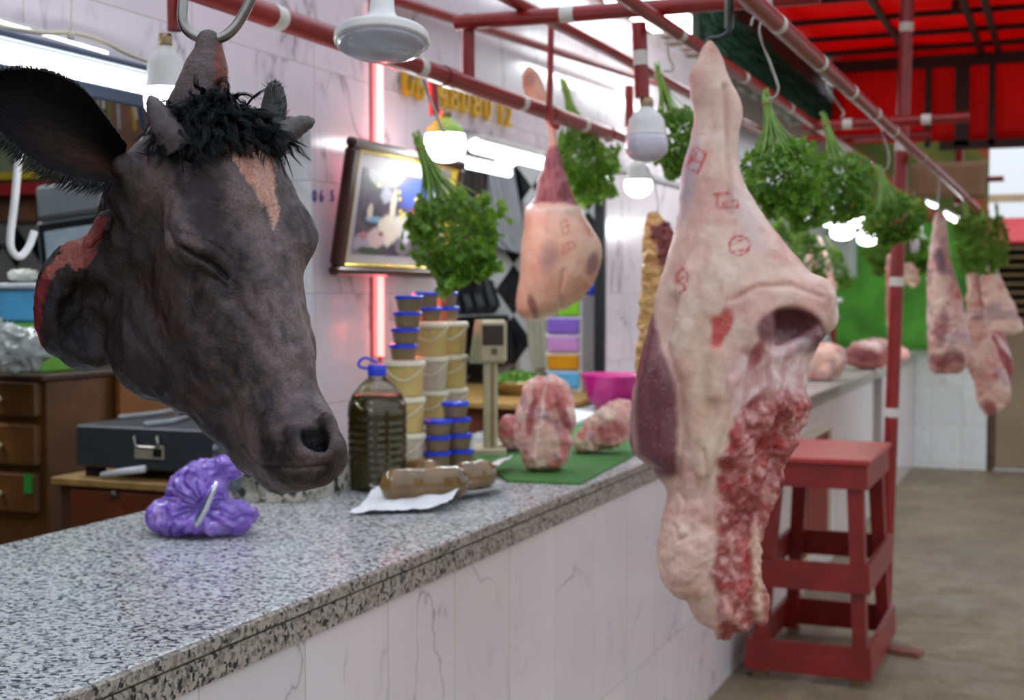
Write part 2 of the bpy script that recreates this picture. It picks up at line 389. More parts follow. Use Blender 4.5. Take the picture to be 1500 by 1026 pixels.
tie = sstep(311, 316, U[:, 0]+3*fbm(V, 1/10., 2))*sstep(60, 66, U[:, 1])*sstep(140, 125, U[:, 1])*sstep(338, 332, U[:, 0])*(nz[:, 2] < .3)
C = lerpc(C, np.tile(np.array(lin(128, 66, 56)), (len(V), 1)), tie)
tg = sstep(170, 120, U[:, 1])*(1-tie); C = lerpc(C, np.tile(np.array(lin(96, 84, 82)), (len(V), 1)), tg*.6)
# --- hide material: the painted coat above with fine pores, creases and a damp sheen
m, nt, b = new_mat('wet_hide'); at = N(nt, 'ShaderNodeAttribute', attribute_name='Col'); v = pos(nt)
f1 = noise(nt, v, 240, 5, .65); f2 = noise(nt, v, 45, 6, .6, .8)
c = mix(nt, ramp(nt, f1, [(.35, .55), (.65, 1.0)]), (0, 0, 0), at.outputs['Color'], 'MIX'); L(nt, c, b.inputs['Base Color'])
L(nt, ramp(nt, f2, [(.3, .30), (.7, .6)]), b.inputs['Roughness']); b.inputs['Specular IOR Level'].default_value = .3
ad = N(nt, 'ShaderNodeMath', operation='MULTIPLY_ADD'); L(nt, f2, ad.inputs[0]); ad.inputs[1].default_value = 2.2; L(nt, f1, ad.inputs[2])
bump(nt, b, ad.outputs[0], .45, .0035); HIDE = m
WV = uvw_world(WU, HD)
head = thing('cow_head', 'severed black cow head with pinkish forehead blaze hanging from a steel ring', 'cow head', tuple(hworld(430, 694, -60)))
# the world handedness of the frame decides the winding
def wind(WV, Q, V0=None):
    a = WV[Q[:, 0]]; n_ = np.cross(WV[Q[:, 2]]-a, WV[Q[:, 3]]-WV[Q[:, 1]]); c_ = WV.mean(0)
    vol = np.einsum('ij,ij->i', a-c_, n_).sum(); return Q if vol > 0 else Q[:, ::-1]
mesh_obj('head_skin', WV, wind(WV, Q), HIDE, head, smooth=True, cols=C)
# --- horns
HORN = mat('horn_grey', lin(74, 66, 66), .45, var=.35, vs=60, bumps=.3, bs=150)
for pts, r in ((([(262, 214, -48), (244, 188, -60), (230, 163, -66), (222, 146, -68)]), (25, 21, 15, 8)), (([(398, 212, 48), (418, 196, 58), (438, 184, 64), (455, 178, 68)]), (24, 20, 15, 9))):
    c = curve([hworld(*q) for q in pts], 5); n_ = len(c); rr = [float(np.interp(i/(n_-1)*3, range(4), r))*HD/FP*(1+.05*math.sin(i*2.3)) for i in range(n_)]
    e = c[-1]+(c[-1]-c[-2]).normalized()*rr[-1]*.7; c.append(e); rr.append(rr[-1]*.35)
    MB().tube(c, rr, 20).build('horn', HORN, head, smooth=True)
# --- near ear: a cupped leaf of skin with a fringe of hair
top = curve([(186, 212, -34), (150, 163, -66), (122, 130, -80), (80, 107, -92), (30, 99, -100), (-20, 108, -104), (-44, 135, -102)], 8)
bot = curve([(176, 268, -30), (140, 265, -62), (108, 259, -78), (62, 243, -92), (22, 214, -100), (-14, 180, -102), (-44, 142, -102)], 8)
nT = len(top); nS = 18; vs = []; cs = []
for side in (0, 1):
    for i in range(nT):
        for j in range(nS+1):
            s = j/nS; a = np.array(top[i])*(1-s)+np.array(bot[i])*s; k = 4*s*(1-s)
            w = a[2]+k*(46*(1-i/nT)**.5+8)-8*math.sin(s*9+i*.1)*k*.4+side*(7 if 0 < j < nS else 0)
            vs.append((a[0], a[1], w)); 
            t_ = i/nT; br = max(0, 1-abs(s-.72)*4)*max(0, 1-t_*1.5)
            cs.append(np.array(lin(19, 16, 17))*(1-br)+np.array(lin(84, 58, 48))*br if not side else np.array(lin(34, 30, 30)))
fs = []; W_ = nS+1; H_ = nT*W_
for i in range(nT-1):
    for j in range(nS):
        a = i*W_+j; fs.append((a, a+1, a+W_+1, a+W_)); fs.append((H_+a, H_+a+W_, H_+a+W_+1, H_+a+1))
for i in range(nT-1):
    for j in (0, nS): a = i*W_+j; fs.append((a, a+W_, H_+a+W_, H_+a) if j == 0 else (a, H_+a, H_+a+W_, a+W_))
ev = uvw_world(np.array([hfix(*q) for q in vs]), HD); m, nt, b = new_mat('dark_ear_fur'); at = N(nt, 'ShaderNodeAttribute', attribute_name='Col'); n1 = noise(nt, pos(nt, (1, 1, 5)), 60, 4); L(nt, mix(nt, ramp(nt, n1, [(.35, .5), (.65, 1.0)]), (0, 0, 0), at.outputs['Color']), b.inputs['Base Color']); b.inputs['Roughness'].default_value = .75; b.inputs['Specular IOR Level'].default_value = .15; bump(nt, b, n1, .5, .003)
ear = mesh_obj('ear', ev, fs, m, head, smooth=True, cols=np.array(cs))
EHAIR = mat('black_hair', (.006, .005, .006), .5, var=.3, spec=.4)
hb = MB(); r2 = random.Random(5)
for edge, sg, cnt, ln in ((bot, 1, 460, 19), (top, -1, 240, 5), ):
    for k in range(cnt):
        i = r2.uniform(2, nT-2); a = Vector(edge[int(i)]).lerp(Vector(edge[int(i)+1]), i % 1); t_ = i/nT
        l_ = ln*r2.uniform(.4, 1.3)*(1.25-.3*t_); dx = -.5+r2.uniform(-.3, .3)
        d = Vector((dx, sg*1.0, r2.uniform(-.5, .3))).normalized()
        p0 = a-d*3; p1 = a+d*l_*.55+Vector((-.8, 0, 0)); p2 = a+d*l_+Vector((-l_*.25, 0, 0))
        hb.tube([hworld(*p0), hworld(*p1), hworld(*p2)], [.0007, .0005, .0001], 4, caps=False)
for k in range(260):                                          # hairs inside the cup
    i = r2.randint(3, nT-4); j = r2.randint(10, nS-1); a = Vector(vs[i*W_+j]); d = Vector((-.9, .5, -.3)).normalized(); l_ = r2.uniform(8, 22)
    hb.tube([hworld(*(a-Vector((0, 0, 1)))), hworld(*(a+d*l_*.5-Vector((0, 0, 2)))), hworld(*(a+d*l_+Vector((0, 3, 0))))], [.0005, .0004, .0001], 3, caps=False)
hb.build('ear_hair', EHAIR, ear, smooth=True)
# --- far ear, seen past the poll
c = [hworld(392, 205, 80), hworld(398, 180, 92), hworld(402, 150, 100), hworld(402, 128, 104), hworld(401, 119, 105)]
e2 = MB().tube(curve(c, 4), [float(q) for q in np.interp(np.linspace(0, 4, 17), range(5), [.019, .018, .0165, .011, .004])], 16).build('ear', mat('dark_ear_skin', lin(44, 40, 42), .6, var=.4, vs=50), head, smooth=True)
hb = MB()
for k in range(160):
    a = r2.uniform(-1, 1); y = r2.uniform(120, 200); wd = float(np.interp(y, [118, 130, 150, 205], [8, 14, 19, 21])); p0 = Vector((401+a*wd, y, 92-12*math.sqrt(1-a*a)))
    d = Vector((a+.2, -.7, -.3)).normalized(); l_ = r2.uniform(4, 10)
    hb.tube([hworld(*p0), hworld(*(p0+d*l_))], [.0006, .0001], 3, caps=False)
hb.build('ear_hair', EHAIR, e2, smooth=True)
# --- curly forelock
from mathutils.bvhtree import BVHTree
bvh = BVHTree.FromPolygons([tuple(q) for q in WV.tolist()], [tuple(q) for q in wind(WV, Q).tolist()])
hb = MB(); r3 = random.Random(11); cen = Vector(hworld(330, 290, 40)); u1 = HD/FP
flow = Vector((RT*.25-UP*.9-FW*.25)).normalized()
def clump(px, py, ln, curl, dirv, lift, n_str, spread, seg=18):
    hit = bvh.ray_cast(CAM, Vector(ray(px, py)).normalized())
    if hit[0] is None: return
    p, n = hit[0], hit[1]; d = (dirv-n*dirv.dot(n)*.85+n*lift).normalized(); a = n.cross(d).normalized()
    ph = r3.uniform(0, 6.28); sg = r3.choice((-1, 1)); turns = r3.uniform(.6, 1.7); Rr = curl*u1; droop = r3.uniform(.05, .35)
    for q in range(n_str):
        o_ = (a*r3.uniform(-1, 1)+d*r3.uniform(-.6, .6))*spread*u1+n*r3.uniform(0, .6)*spread*u1; ls = ln*r3.uniform(.75, 1.1); dph = r3.uniform(-.35, .35); rs = Rr*r3.uniform(.8, 1.2); w = r3.uniform(.0003, .00062); pts = []
        for k in range(seg):
            t = k/(seg-1); env = min(1, t*2.5)*(1-.35*t); conv = 1-.35*t
            pts.append(p-n*.002+o_*conv+d*(ls*u1*t)+a*(rs*env*math.sin(ph+dph+sg*t*turns*6.28))+n*(.0015+rs*env*.6*(math.cos(ph+dph+sg*t*turns*6.28)+1)+lift*5*u1*math.sin(t*3.1))-Vector((0, 0, 1))*(t*t*ls*u1*droop))
        hb.tube(pts, [w*(1-.7*k/(seg-1)) for k in range(seg)], 4, caps=False)
for k in range(300):
    px = r3.uniform(244, 440); cy_ = float(np.interp(px, [238, 270, 310, 350, 390, 432], [196, 182, 168, 166, 176, 200])); py = cy_+r3.gauss(0, 15); sd = (px-330)/100
    dv = (RT*(.4+sd*.9+r3.uniform(-1, 1))-UP*r3.uniform(-.5, .8)-FW*.3).normalized()
    clump(px, py, r3.uniform(26, 62), r3.uniform(4, 10), dv, r3.uniform(.05, .45), 20, 4.2)
for k in range(46):                                          # locks hanging over the blaze and by the horn
    px = r3.choice((r3.uniform(320, 400), r3.uniform(240, 285), r3.uniform(395, 428))); clump(px, r3.uniform(184, 204), r3.uniform(30, 52), r3.uniform(2, 5), (-UP+RT*r3.uniform(-.1, .8)).normalized(), .08, 9, 3)
for k in range(20): clump(r3.uniform(300, 395), r3.uniform(140, 156), r3.uniform(14, 30), r3.uniform(3, 6), (UP*.6+RT*r3.uniform(0, 1)).normalized(), .4, 6, 3)
tag(hb.build('forelock', mat('forelock_hair', (.003, .003, .0035), .3, var=.3, spec=.3), head, smooth=True), kind='stuff')
# --- steel ring hook the head hangs from
ST = mat('worn_steel', lin(150, 146, 140), .28, metal=1, var=.25, vs=30)
hp = [(270, -60, 0), (268, 0, 0), (267, 25, 0), (273, 42, 0), (287, 53, 0), (305, 58, 0), (322, 56, 0), (336, 48, 0), (350, 32, 0), (364, 6, 0), (377, -28, 0)]
ring = thing('ring_hook', 'open polished steel ring hook holding the cow head', 'hook', tuple(hworld(306, 56, 0)))
MB().tube(curve([hworld(*q) for q in hp], 8), .0066, 16).build('hook_rod', ST, ring, smooth=True)
# ================================================================ the place
def tile_mat(name, base, vein, tw, th, axes, grout=(.42, .38, .34), vs=1.0, rough=.16, off=(0, 0), vw=.009, vmk=(.43, .55)):
    """glazed wall tiles printed with grey marble veins; axes: which object axes run along and up"""
    m, nt, b = new_mat(name); tc = N(nt, 'ShaderNodeNewGeometry'); sp = N(nt, 'ShaderNodeSeparateXYZ'); L(nt, tc.outputs['Position'], sp.inputs[0])
    cb = N(nt, 'ShaderNodeCombineXYZ'); L(nt, sp.outputs[axes[0]], cb.inputs[0]); L(nt, sp.outputs[axes[1]], cb.inputs[1])
    mp = N(nt, 'ShaderNodeMapping'); mp.inputs['Location'].default_value = (off[0], off[1], 0); L(nt, cb.outputs[0], mp.inputs[0])
    br = N(nt, 'ShaderNodeTexBrick'); br.offset = 0; br.squash = 1; L(nt, mp.outputs[0], br.inputs['Vector'])
    br.inputs['Scale'].default_value = 1; br.inputs['Brick Width'].default_value = tw; br.inputs['Row Height'].default_value = th; br.inputs['Mortar Size'].default_value = .0016; br.inputs['Mortar Smooth'].default_value = .3
    br.inputs['Color1'].default_value = (0, 0, 0, 1); br.inputs['Color2'].default_value = (1, 1, 1, 1); br.inputs['Mortar'].default_value = (.5, .5, .5, 1)
    # every tile carries its own piece of veining
    vm = N(nt, 'ShaderNodeVectorMath', operation='MULTIPLY_ADD'); L(nt, br.outputs['Color'], vm.inputs[0]); vm.inputs[1].default_value = (7, 3, 5); L(nt, mp.outputs[0], vm.inputs[2])
    def veinset(sc, dist, w, o):
        mp2 = N(nt, 'ShaderNodeMapping'); mp2.inputs['Location'].default_value = (o, o, o); mp2.inputs['Rotation'].default_value = (0, 0, .8); mp2.inputs['Scale'].default_value = (1, .45, 1); L(nt, vm.outputs[0], mp2.inputs[0])
        n = noise(nt, mp2.outputs[0], sc, 5, .55, dist); s = N(nt, 'ShaderNodeMath', operation='SUBTRACT'); L(nt, n, s.inputs[0]); s.inputs[1].default_value = .5
        a = N(nt, 'ShaderNodeMath', operation='ABSOLUTE'); L(nt, s.outputs[0], a.inputs[0]); return ramp(nt, a.outputs[0], [(0, 1.0), (w, .25), (w*3, 0.0)])
    v1 = veinset(2.4*vs, .5, vw, 0); v2 = veinset(4.5*vs, .7, vw*.8, 9)
    msk = ramp(nt, noise(nt, vm.outputs[0], 3*vs, 2), [(vmk[0], 0.0), (vmk[1], 1.0)]); msk2 = ramp(nt, noise(nt, mp.outputs[0], 5*vs, 2), [(.5, 0.0), (.66, .7)])
    cl = ramp(nt, noise(nt, vm.outputs[0], 2.2, 4), [(.3, tuple(q*.9 for q in base)), (.7, base)])
    m1 = N(nt, 'ShaderNodeMath', operation='MULTIPLY'); L(nt, v1, m1.inputs[0]); L(nt, msk, m1.inputs[1]); m2 = N(nt, 'ShaderNodeMath', operation='MULTIPLY'); L(nt, v2, m2.inputs[0]); L(nt, msk2, m2.inputs[1])
    c = mix(nt, m1.outputs[0], cl, vein); c = mix(nt, m2.outputs[0], c, tuple(q*1.3 for q in vein)); c = mix(nt, br.outputs['Fac'], c, grout)
    L(nt, c, b.inputs['Base Color']); b.inputs['Roughness'].default_value = rough
    inv = N(nt, 'ShaderNodeMath', operation='SUBTRACT'); inv.inputs[0].default_value = 1; L(nt, br.outputs['Fac'], inv.inputs[1]); bump(nt, b, inv.outputs[0], .4, .002)
    return m
TILE_W = tile_mat('marble_wall_tile', (.72, .655, .70), (.33, .30, .33), .6, .33, ('Y', 'Z'), off=(.1, .15))
TILE_J = tile_mat('marble_jamb_tile', (.74, .72, .74), (.33, .30, .33), .6, .33, ('X', 'Z'), off=(.1, .15))
TILE_C = tile_mat('marble_counter_tile', (.70, .62, .61), (.36, .30, .32), .31, .60, ('Y', 'Z'), off=(-.157, -.35), vs=1.0, vw=.0055, vmk=(.5, .62))
TILE_F = tile_mat('plain_white_tile', (.84, .86, .83), (.7, .7, .7), .25, .33, ('X', 'Z'), off=(.05, -.05))
def granite(name, light, mid, dark, scale, rough=.18):
    m, nt, b = new_mat(name); v = pos(nt)
    d = N(nt, 'ShaderNodeVectorMath', operation='MULTIPLY_ADD'); nz = N(nt, 'ShaderNodeTexNoise'); nz.inputs['Scale'].default_value = scale*.6; L(nt, v, nz.inputs['Vector']); L(nt, nz.outputs['Color'], d.inputs[0]); d.inputs[1].default_value = (.012, .012, .012); L(nt, v, d.inputs[2])
    vo = N(nt, 'ShaderNodeTexVoronoi'); vo.inputs['Scale'].default_value = scale; L(nt, d.outputs[0], vo.inputs['Vector']); sp = N(nt, 'ShaderNodeSeparateColor'); L(nt, vo.outputs['Color'], sp.inputs[0])
    c = ramp(nt, sp.outputs[0], [(0, dark), (.17, dark), (.22, mid), (.5, mid), (.6, light), (1, light)])
    n2 = noise(nt, v, scale*1.1, 4, .7, .5); c = mix(nt, ramp(nt, n2, [(.36, 1.0), (.44, 0.0)]), c, dark)
    n3 = noise(nt, v, scale*.45, 3, .6); c = mix(nt, ramp(nt, n3, [(.56, 0.0), (.66, .8)]), c, light)
    L(nt, c, b.inputs['Base Color']); b.inputs['Roughness'].default_value = rough; b.inputs['Specular IOR Level'].default_value = .55
    return m
GR_TOP = granite('granite_sky_tint', (.62, .62, .60), (.33, .34, .36), (.035, .04, .055), 150, .2)  # top copy of the granite, bluish sky reflection put into its colour
GR_EDGE = granite('granite_warm_tint', (.37, .32, .275), (.21, .18, .15), (.014, .014, .016), 135, .3)  # edge copy, browner and darker for the warm reflection on the front
def struct(o): o['kind'] = 'structure'; return o
# floor
m, nt, b = new_mat('worn_concrete'); v = pos(nt)
n1 = noise(nt, v, 1.1, 6, .6); n2 = noise(nt, v, 60, 4, .7); n3 = noise(nt, v, 5, 5, .6, .6)
c = ramp(nt, n1, [(.3, lin(100, 87, 66)), (.7, lin(138, 124, 98))]); c = mix(nt, ramp(nt, n3, [(.5, 0.0), (.75, .5)]), c, lin(90, 78, 62)); c = mix(nt, ramp(nt, n2, [(.38, .55), (.5, 0.0)]), c, lin(74, 64, 52)); c = mix(nt, ramp(nt, n2, [(.6, 0.0), (.7, .4)]), c, lin(176, 166, 148))
L(nt, c, b.inputs['Base Color']); L(nt, ramp(nt, n3, [(.3, .35), (.7, .75)]), b.inputs['Roughness']); bump(nt, b, n2, .5, .004)
struct(MB().box((-7, -3, -.1), (5, 16, 0)).build('floor', m))
# the front wall of the shops, with its openings
WX = -2.04
w = MB()
w.box((WX-.2, -1.5, 2.0), (WX, 3.48, 3.05)); w.box((WX-.2, 3.48, 0), (WX, 4.36, 3.05)); w.box((WX-.2, 4.36, 2.1), (WX, 6.2, 3.05)); w.box((WX-.03, 6.2, 0), (WX, 7.66, 3.05)); w.box((WX-.2, 7.66, 2.2), (WX, 12.2, 3.05)); w.box((WX-.2, -1.5, 0), (WX, .6, 2.0))
wl = struct(w.build('wall_left', TILE_W, auto=None)); wl.data.materials.append(TILE_J)
for p in wl.data.polygons:
    if abs(p.normal.y) > .5: p.material_index = 1
# inside of the shop
DARKW = mat('dim_plaster', lin(60, 54, 50), .8, var=.2, vs=3)
m, nt, b = new_mat('diamond_tile'); g = N(nt, 'ShaderNodeNewGeometry'); mp = N(nt, 'ShaderNodeMapping'); L(nt, g.outputs['Position'], mp.inputs[0]); mp.inputs['Rotation'].default_value = (0, math.radians(45), 0); ms_ = N(nt, 'ShaderNodeMapping'); ms_.inputs['Scale'].default_value = (1.3, 1, 1); L(nt, g.outputs['Position'], ms_.inputs[0]); L(nt, ms_.outputs[0], mp.inputs[0])
mp.inputs['Location'].default_value = (.03, .5, .02); ck = N(nt, 'ShaderNodeTexChecker'); ck.inputs['Scale'].default_value = 1/.2; ck.inputs['Color1'].default_value = (.62, .63, .64, 1); ck.inputs['Color2'].default_value = (.008, .009, .012, 1)
sx = N(nt, 'ShaderNodeSeparateXYZ'); L(nt, mp.outputs[0], sx.inputs[0]); cx_ = N(nt, 'ShaderNodeCombineXYZ'); L(nt, sx.outputs[0], cx_.inputs[0]); L(nt, sx.outputs[2], cx_.inputs[1]); cx_.inputs[2].default_value = .03
L(nt, cx_.outputs[0], ck.inputs[0]); n_ = noise(nt, mp.outputs[0], 4, 3); c = mix(nt, ramp(nt, n_, [(.3, .12), (.7, 0.0)]), ck.outputs[0], (.3, .28, .26)); L(nt, c, b.inputs['Base Color']); b.inputs['Roughness'].default_value = .2
struct(MB().box((-7, 7.02, 0), (WX-.2, 7.12, 3.05)).build('wall_back', m))
struct(MB().box((-6.6, -1.5, 0), (-6.5, 7.0, 3.05)).build('wall_far_left', DARKW))
struct(MB().box((-6.5, -1.6, 0), (WX-.2, -1.5, 3.05)).build('wall_near', DARKW))
# ceilings: over the shop, and the boarded one over the second stall
m, nt, b = new_mat('limewashed_boards'); g = N(nt, 'ShaderNodeNewGeometry'); br = N(nt, 'ShaderNodeTexBrick'); L(nt, g.outputs['Position'], br.inputs['Vector']); br.inputs['Scale'].default_value = 1; br.inputs['Brick Width'].default_value = .34; br.inputs['Row Height'].default_value = .2; br.inputs['Mortar Size'].default_value = .028
br.inputs['Color1'].default_value = (*lin(150, 112, 98), 1); br.inputs['Color2'].default_value = (*lin(112, 82, 72), 1); br.inputs['Mortar'].default_value = (.8, .8, .78, 1); L(nt, br.outputs[0], b.inputs['Base Color']); b.inputs['Roughness'].default_value = .7
struct(MB().box((-7, -1.6, 3.05), (WX, 12.3, 3.12)).build('ceiling', DARKW))
struct(MB().box((WX, 5.6, 2.86), (-1.6, 12.2, 2.9)).build('ceiling_boards', m))
struct(MB().box((-4.5, 12.2, 0), (-.585, 12.35, 1.05)).build('wall_end', TILE_F))
struct(MB().box((-4.5, 7.7, 0), (-4.4, 12.2, 3.05)).build('wall_stall', mat('pale_plaster', (.6, .6, .58), .7)))
struct(MB().box((-4.5, 12.2, 1.05), (-1.95, 12.35, 3.05)).build('wall_end_upper', mat('pale_plaster', (.6, .6, .58), .7)))
struct(MB().box((-4.4, 7.66, 0), (WX-.03, 7.76, 2.9)).build('wall_partition', mat('pale_plaster', (.6, .6, .58), .7)))
struct(MB().box((-1.6, 5.3, 2.80), (-1.5, 12.2, 2.92)).build('trim_added_dark', mat('added_edge_dark', lin(52, 34, 34), .7)))  # strip added to darken the lit edge of the ceiling boards
# black metal jamb beside the white pillar, and the trim on the left opening
BLKM = mat('black_metal', (.012, .012, .014), .4, metal=.3)
struct(MB().box((WX-.035, 6.165, .98), (WX+.012, 6.2, 2.1)).build('trim_1', BLKM))
struct(MB().box((WX-.2, 6.2, 2.1), (WX+.01, 7.66, 2.13)).build('trim_2', mat('grey_trim', lin(150, 150, 150), .5)))
# ---------------------------------------------------------------- the tiled counter and its granite worktop
ct = thing('counter', 'long butcher counter faced with white marble-veined tiles', 'counter', (-1.6, 4, 0))
MB().box((-1.98, .7, 0), (-1.2, 9.5, .91)).box((-1.98, 10.0, 0), (-1.2, 12.18, .91)).build('tiled_front', TILE_C, ct, auto=None)
MB().box((-1.9, 9.5, 0), (-1.32, 10.0, .9)).build('dark_recess', BLKM, ct)
RED = mat('red_gloss_paint', lin(132, 26, 24), .32, var=.22, vs=9, bumps=.15, bs=40)
BEIGE = mat('beige_frame', lin(196, 186, 164), .5)
f = MB(); f.box((-1.2, 6.62, .76), (-1.175, 7.6, .80)).box((-1.2, 7.56, .18), (-1.175, 7.6, .76)).box((-1.2, 6.62, .18), (-1.175, 6.66, .76)).box((-1.2, 6.62, .14), (-1.175, 7.6, .18))
dr = f.build('door_frame', BEIGE, ct); s_ = MB()
for k in range(7): s_.box((-1.2, 6.67+k*.128, .18), (-1.182, 6.67+k*.128+.075, .76))
s_.build('red_slats', RED, dr)
wt = thing('worktop', 'grey speckled granite worktop along the near shop counter', 'worktop', (-1.6, 4, .91))
t_ = MB().box((-2.036, .7, .955), (-1.2, 7.95, .98), .004).build('slab', GR_TOP, wt); t_['label'] = 'speckled top slab, sky tint in its colour'
MB().box((-1.985, .7, .91), (-1.192, 7.95, .953)).build('edge_strip', GR_EDGE, wt)['label'] = 'beige speckled lower edge strip, warm reflection in its colour'
MB().box((-1.2, .7, .956), (-1.188, 7.95, .979), .003).build('edge_lip', GR_EDGE, wt)['label'] = 'beige speckled rounded lip, warm reflection in its colour'
w2 = thing('worktop', 'pale grey worktop of the far stall, meat cuts lying on it', 'worktop', (-1.6, 10, .91))
MB().box((-2.036, 7.98, .91), (-1.19, 12.19, .98), .006).build('slab', mat('pale_stone', lin(158, 156, 146), .35, var=.2, vs=40), w2)
gb = thing('plinth_block', 'beige granite block on the counter below the cow muzzle', 'stone block', on(430, 735, 2, .98))
a0 = on(362, 733, 2, .981); a1 = on(446, 737, 2, .981); a2 = on(496, 708, 2, .981)
d1 = Vector((0, .5, 0)); hgt = .075
ring4 = [Vector((-2.03, a0.y-.02, .981)), Vector((a1.x-.09, a0.y-.02, .981)), a1, Vector((a1.x, a2.y+.2, .981)), Vector((-2.03, a2.y+.2, .981))]
hgt = .085; vs = [tuple(p) for p in ring4]+[(p.x, p.y, p.z+hgt) for p in ring4]; n5 = 5
mesh_obj('granite_block', vs, [tuple(range(5))[::-1], tuple(range(5, 10))]+[(i, (i+1) % 5, (i+1) % 5+5, i+5) for i in range(5)], granite('honey_granite', (.45, .42, .36), (.22, .21, .17), (.03, .03, .03), 60, .3), gb)
# ---------------------------------------------------------------- phone number in raised gilt numerals, and the small blue one
def glyph(ch, c, size, ex, m, parent, xdir=(0, 1, 0), ydir=(0, 0, 1), name='digit'):
    cu = bpy.data.curves.new('t', 'FONT'); cu.body = ch; cu.size = size; cu.extrude = ex; cu.align_x = 'CENTER'; cu.align_y = 'CENTER'; cu.bevel_depth = ex*.2
    o = bpy.data.objects.new('t', cu); COL.objects.link(o); dg = bpy.context.evaluated_depsgraph_get(); me = bpy.data.meshes.new_from_object(o.evaluated_get(dg)); COL.objects.unlink(o); bpy.data.objects.remove(o)
    X, Y = Vector(xdir).normalized(), Vector(ydir).normalized(); Z = X.cross(Y); c = Vector(c)
    vs = [c+X*q.co.x+Y*q.co.y+Z*q.co.z for q in me.vertices]; fs = [tuple(p.vertices) for p in me.polygons]
    return mesh_obj(name, vs, fs, m, parent)
GOLD = mat('gilt', lin(212, 168, 40), .3, metal=.6, var=.1)
sg = thing('phone_number_sign', 'raised gold phone number on the wall above the framed picture', 'sign', (WX+.02, 4.5, 2.1))
for ch, px, py in (('0', 597, 128), ('6', 614, 131), ('4', 648, 139), ('8', 664, 146), ('0', 680, 150), ('8', 697, 156), ('0', 713, 160), ('1', 733, 164), ('2', 744, 167)):
    q = on(px, py, 0, WX+.02); glyph(ch, (q.x, q.y, 2.19), .135, .008, GOLD, sg)
sb = thing('small_number_sign', 'small blue digits on the pink wall left of the framed picture', 'sign', (WX+.004, 3.5, 1.7))
for ch, px in (('0', 461), ('6', 471), ('5', 487)):
    q = on(px, 288, 0, WX+.003); glyph(ch, q, .048, .001, mat('blue_paint', lin(52, 50, 140), .5), sb)
# ---------------------------------------------------------------- framed picture, its top leaning out from the wall
q00 = on(478, 402, 0, WX+.036); q10 = on(646, 404, 0, WX+.036); q01 = on(506, 199, 1, q00.y); upv = (q01-q00); fh = upv.length; upv.normalize(); rv = Vector((0, 1, 0)); fwid = (q10-q00).y; nv = rv.cross(upv)
fr = thing('framed_picture', 'framed picture with dark and gilt moulding leaning from the pink tiled wall', 'picture', tuple(q00+rv*fwid/2))
def fpt(s, t, z=0): return q00+rv*(s*fwid)+upv*(t*fh)+nv*z
def fbox(mb, s0, t0, s1, t1, z0, z1, bev=0): mb.obox((fpt(s0, t0, z0)+fpt(s1, t1, z1))/2, rv, upv, nv, abs(s1-s0)*fwid/2, abs(t1-t0)*fh/2, abs(z1-z0)/2, bev)
kx, ky = .055, .07
mo = MB(); fbox(mo, 0, 0, 1, ky, 0, .035, .008); fbox(mo, 0, 1-ky, 1, 1, 0, .035, .008); fbox(mo, 0, ky, kx, 1-ky, 0, .035, .008); fbox(mo, 1-kx, ky, 1, 1-ky, 0, .035, .008); mo.build('moulding', mat('dark_mahogany', lin(58, 30, 26), .3, var=.3, vs=20), fr)
gl = MB(); e = .014; fbox(gl, kx, ky, 1-kx, ky+e*1.6, .002, .03, .004); fbox(gl, kx, 1-ky-e*1.6, 1-kx, 1-ky, .002, .03, .004); fbox(gl, kx, ky, kx+e, 1-ky, .002, .03, .004); fbox(gl, 1-kx-e, ky, 1-kx, 1-ky, .002, .03, .004); gl.build('gilt_slip', mat('gilt_slip', lin(220, 190, 80), .22, metal=.7), fr)
pm = MB(); fbox(pm, kx, ky, 1-kx, 1-ky, 0, .008); pm.build('mount', mat('grey_mount', lin(176, 172, 178), .5), fr)
nx_, ny_ = 150, 110; S, T = np.meshgrid(np.linspace(.15, .85, nx_), np.linspace(.165, .80, ny_)); S, T = S.ravel(), T.ravel(); u_ = (S-.15)/.70; t_ = (T-.165)/.635
pp = np.stack([u_*5, t_*4, 0*u_], 1); Cc = lerpc(np.tile(np.array(lin(40, 44, 72)), (len(S), 1)), np.tile(np.array(lin(92, 78, 92)), (len(S), 1)), np.clip(.5+.7*fbm(pp, 1.2, 4), 0, 1))
def blob(cx0, cy0, rx, ry, col, soft=.25, rag=.18):
    global Cc
    d_ = np.sqrt(((u_-cx0)/rx)**2+((t_-cy0)/ry)**2)+rag*fbm(pp, 3, 3, cx0*50); Cc = lerpc(Cc, np.tile(np.array(lin(*col)), (len(S), 1)), sstep(1+soft, 1-soft, d_))
blob(.75, .78, .3, .22, (60, 80, 160)); blob(.15, .85, .14, .1, (36, 50, 46)); blob(.3, .72, .07, .09, (190, 190, 205)); blob(.15, .45, .12, .12, (34, 34, 44)); blob(.7, .3, .16, .3, (70, 62, 84)); blob(.12, .12, .16, .12, (170, 160, 175)); blob(.6, .2, .1, .22, (120, 112, 124))
blob(.18, .42, .1, .04, (120, 160, 190)); blob(.14, .5, .03, .09, (214, 200, 184)); blob(.4, .62, .035, .22, (226, 216, 190)); blob(.38, .3, .12, .18, (228, 216, 196)); blob(.5, .38, .1, .14, (218, 208, 196)); blob(.62, .32, .08, .17, (204, 204, 210)); blob(.25, .2, .1, .12, (214, 184, 180))
blob(.3, .25, .03, .03, (150, 60, 80)); blob(.7, .57, .05, .05, (190, 50, 60)); blob(.2, .04, .15, .05, (52, 74, 54)); blob(.85, .03, .12, .04, (60, 84, 60)); blob(.1, .22, .05, .05, (190, 120, 120)); blob(.86, .4, .03, .1, (206, 196, 200)); blob(.88, .8, .05, .05, (230, 226, 240)); blob(.78, .74, .03, .03, (240, 240, 250))
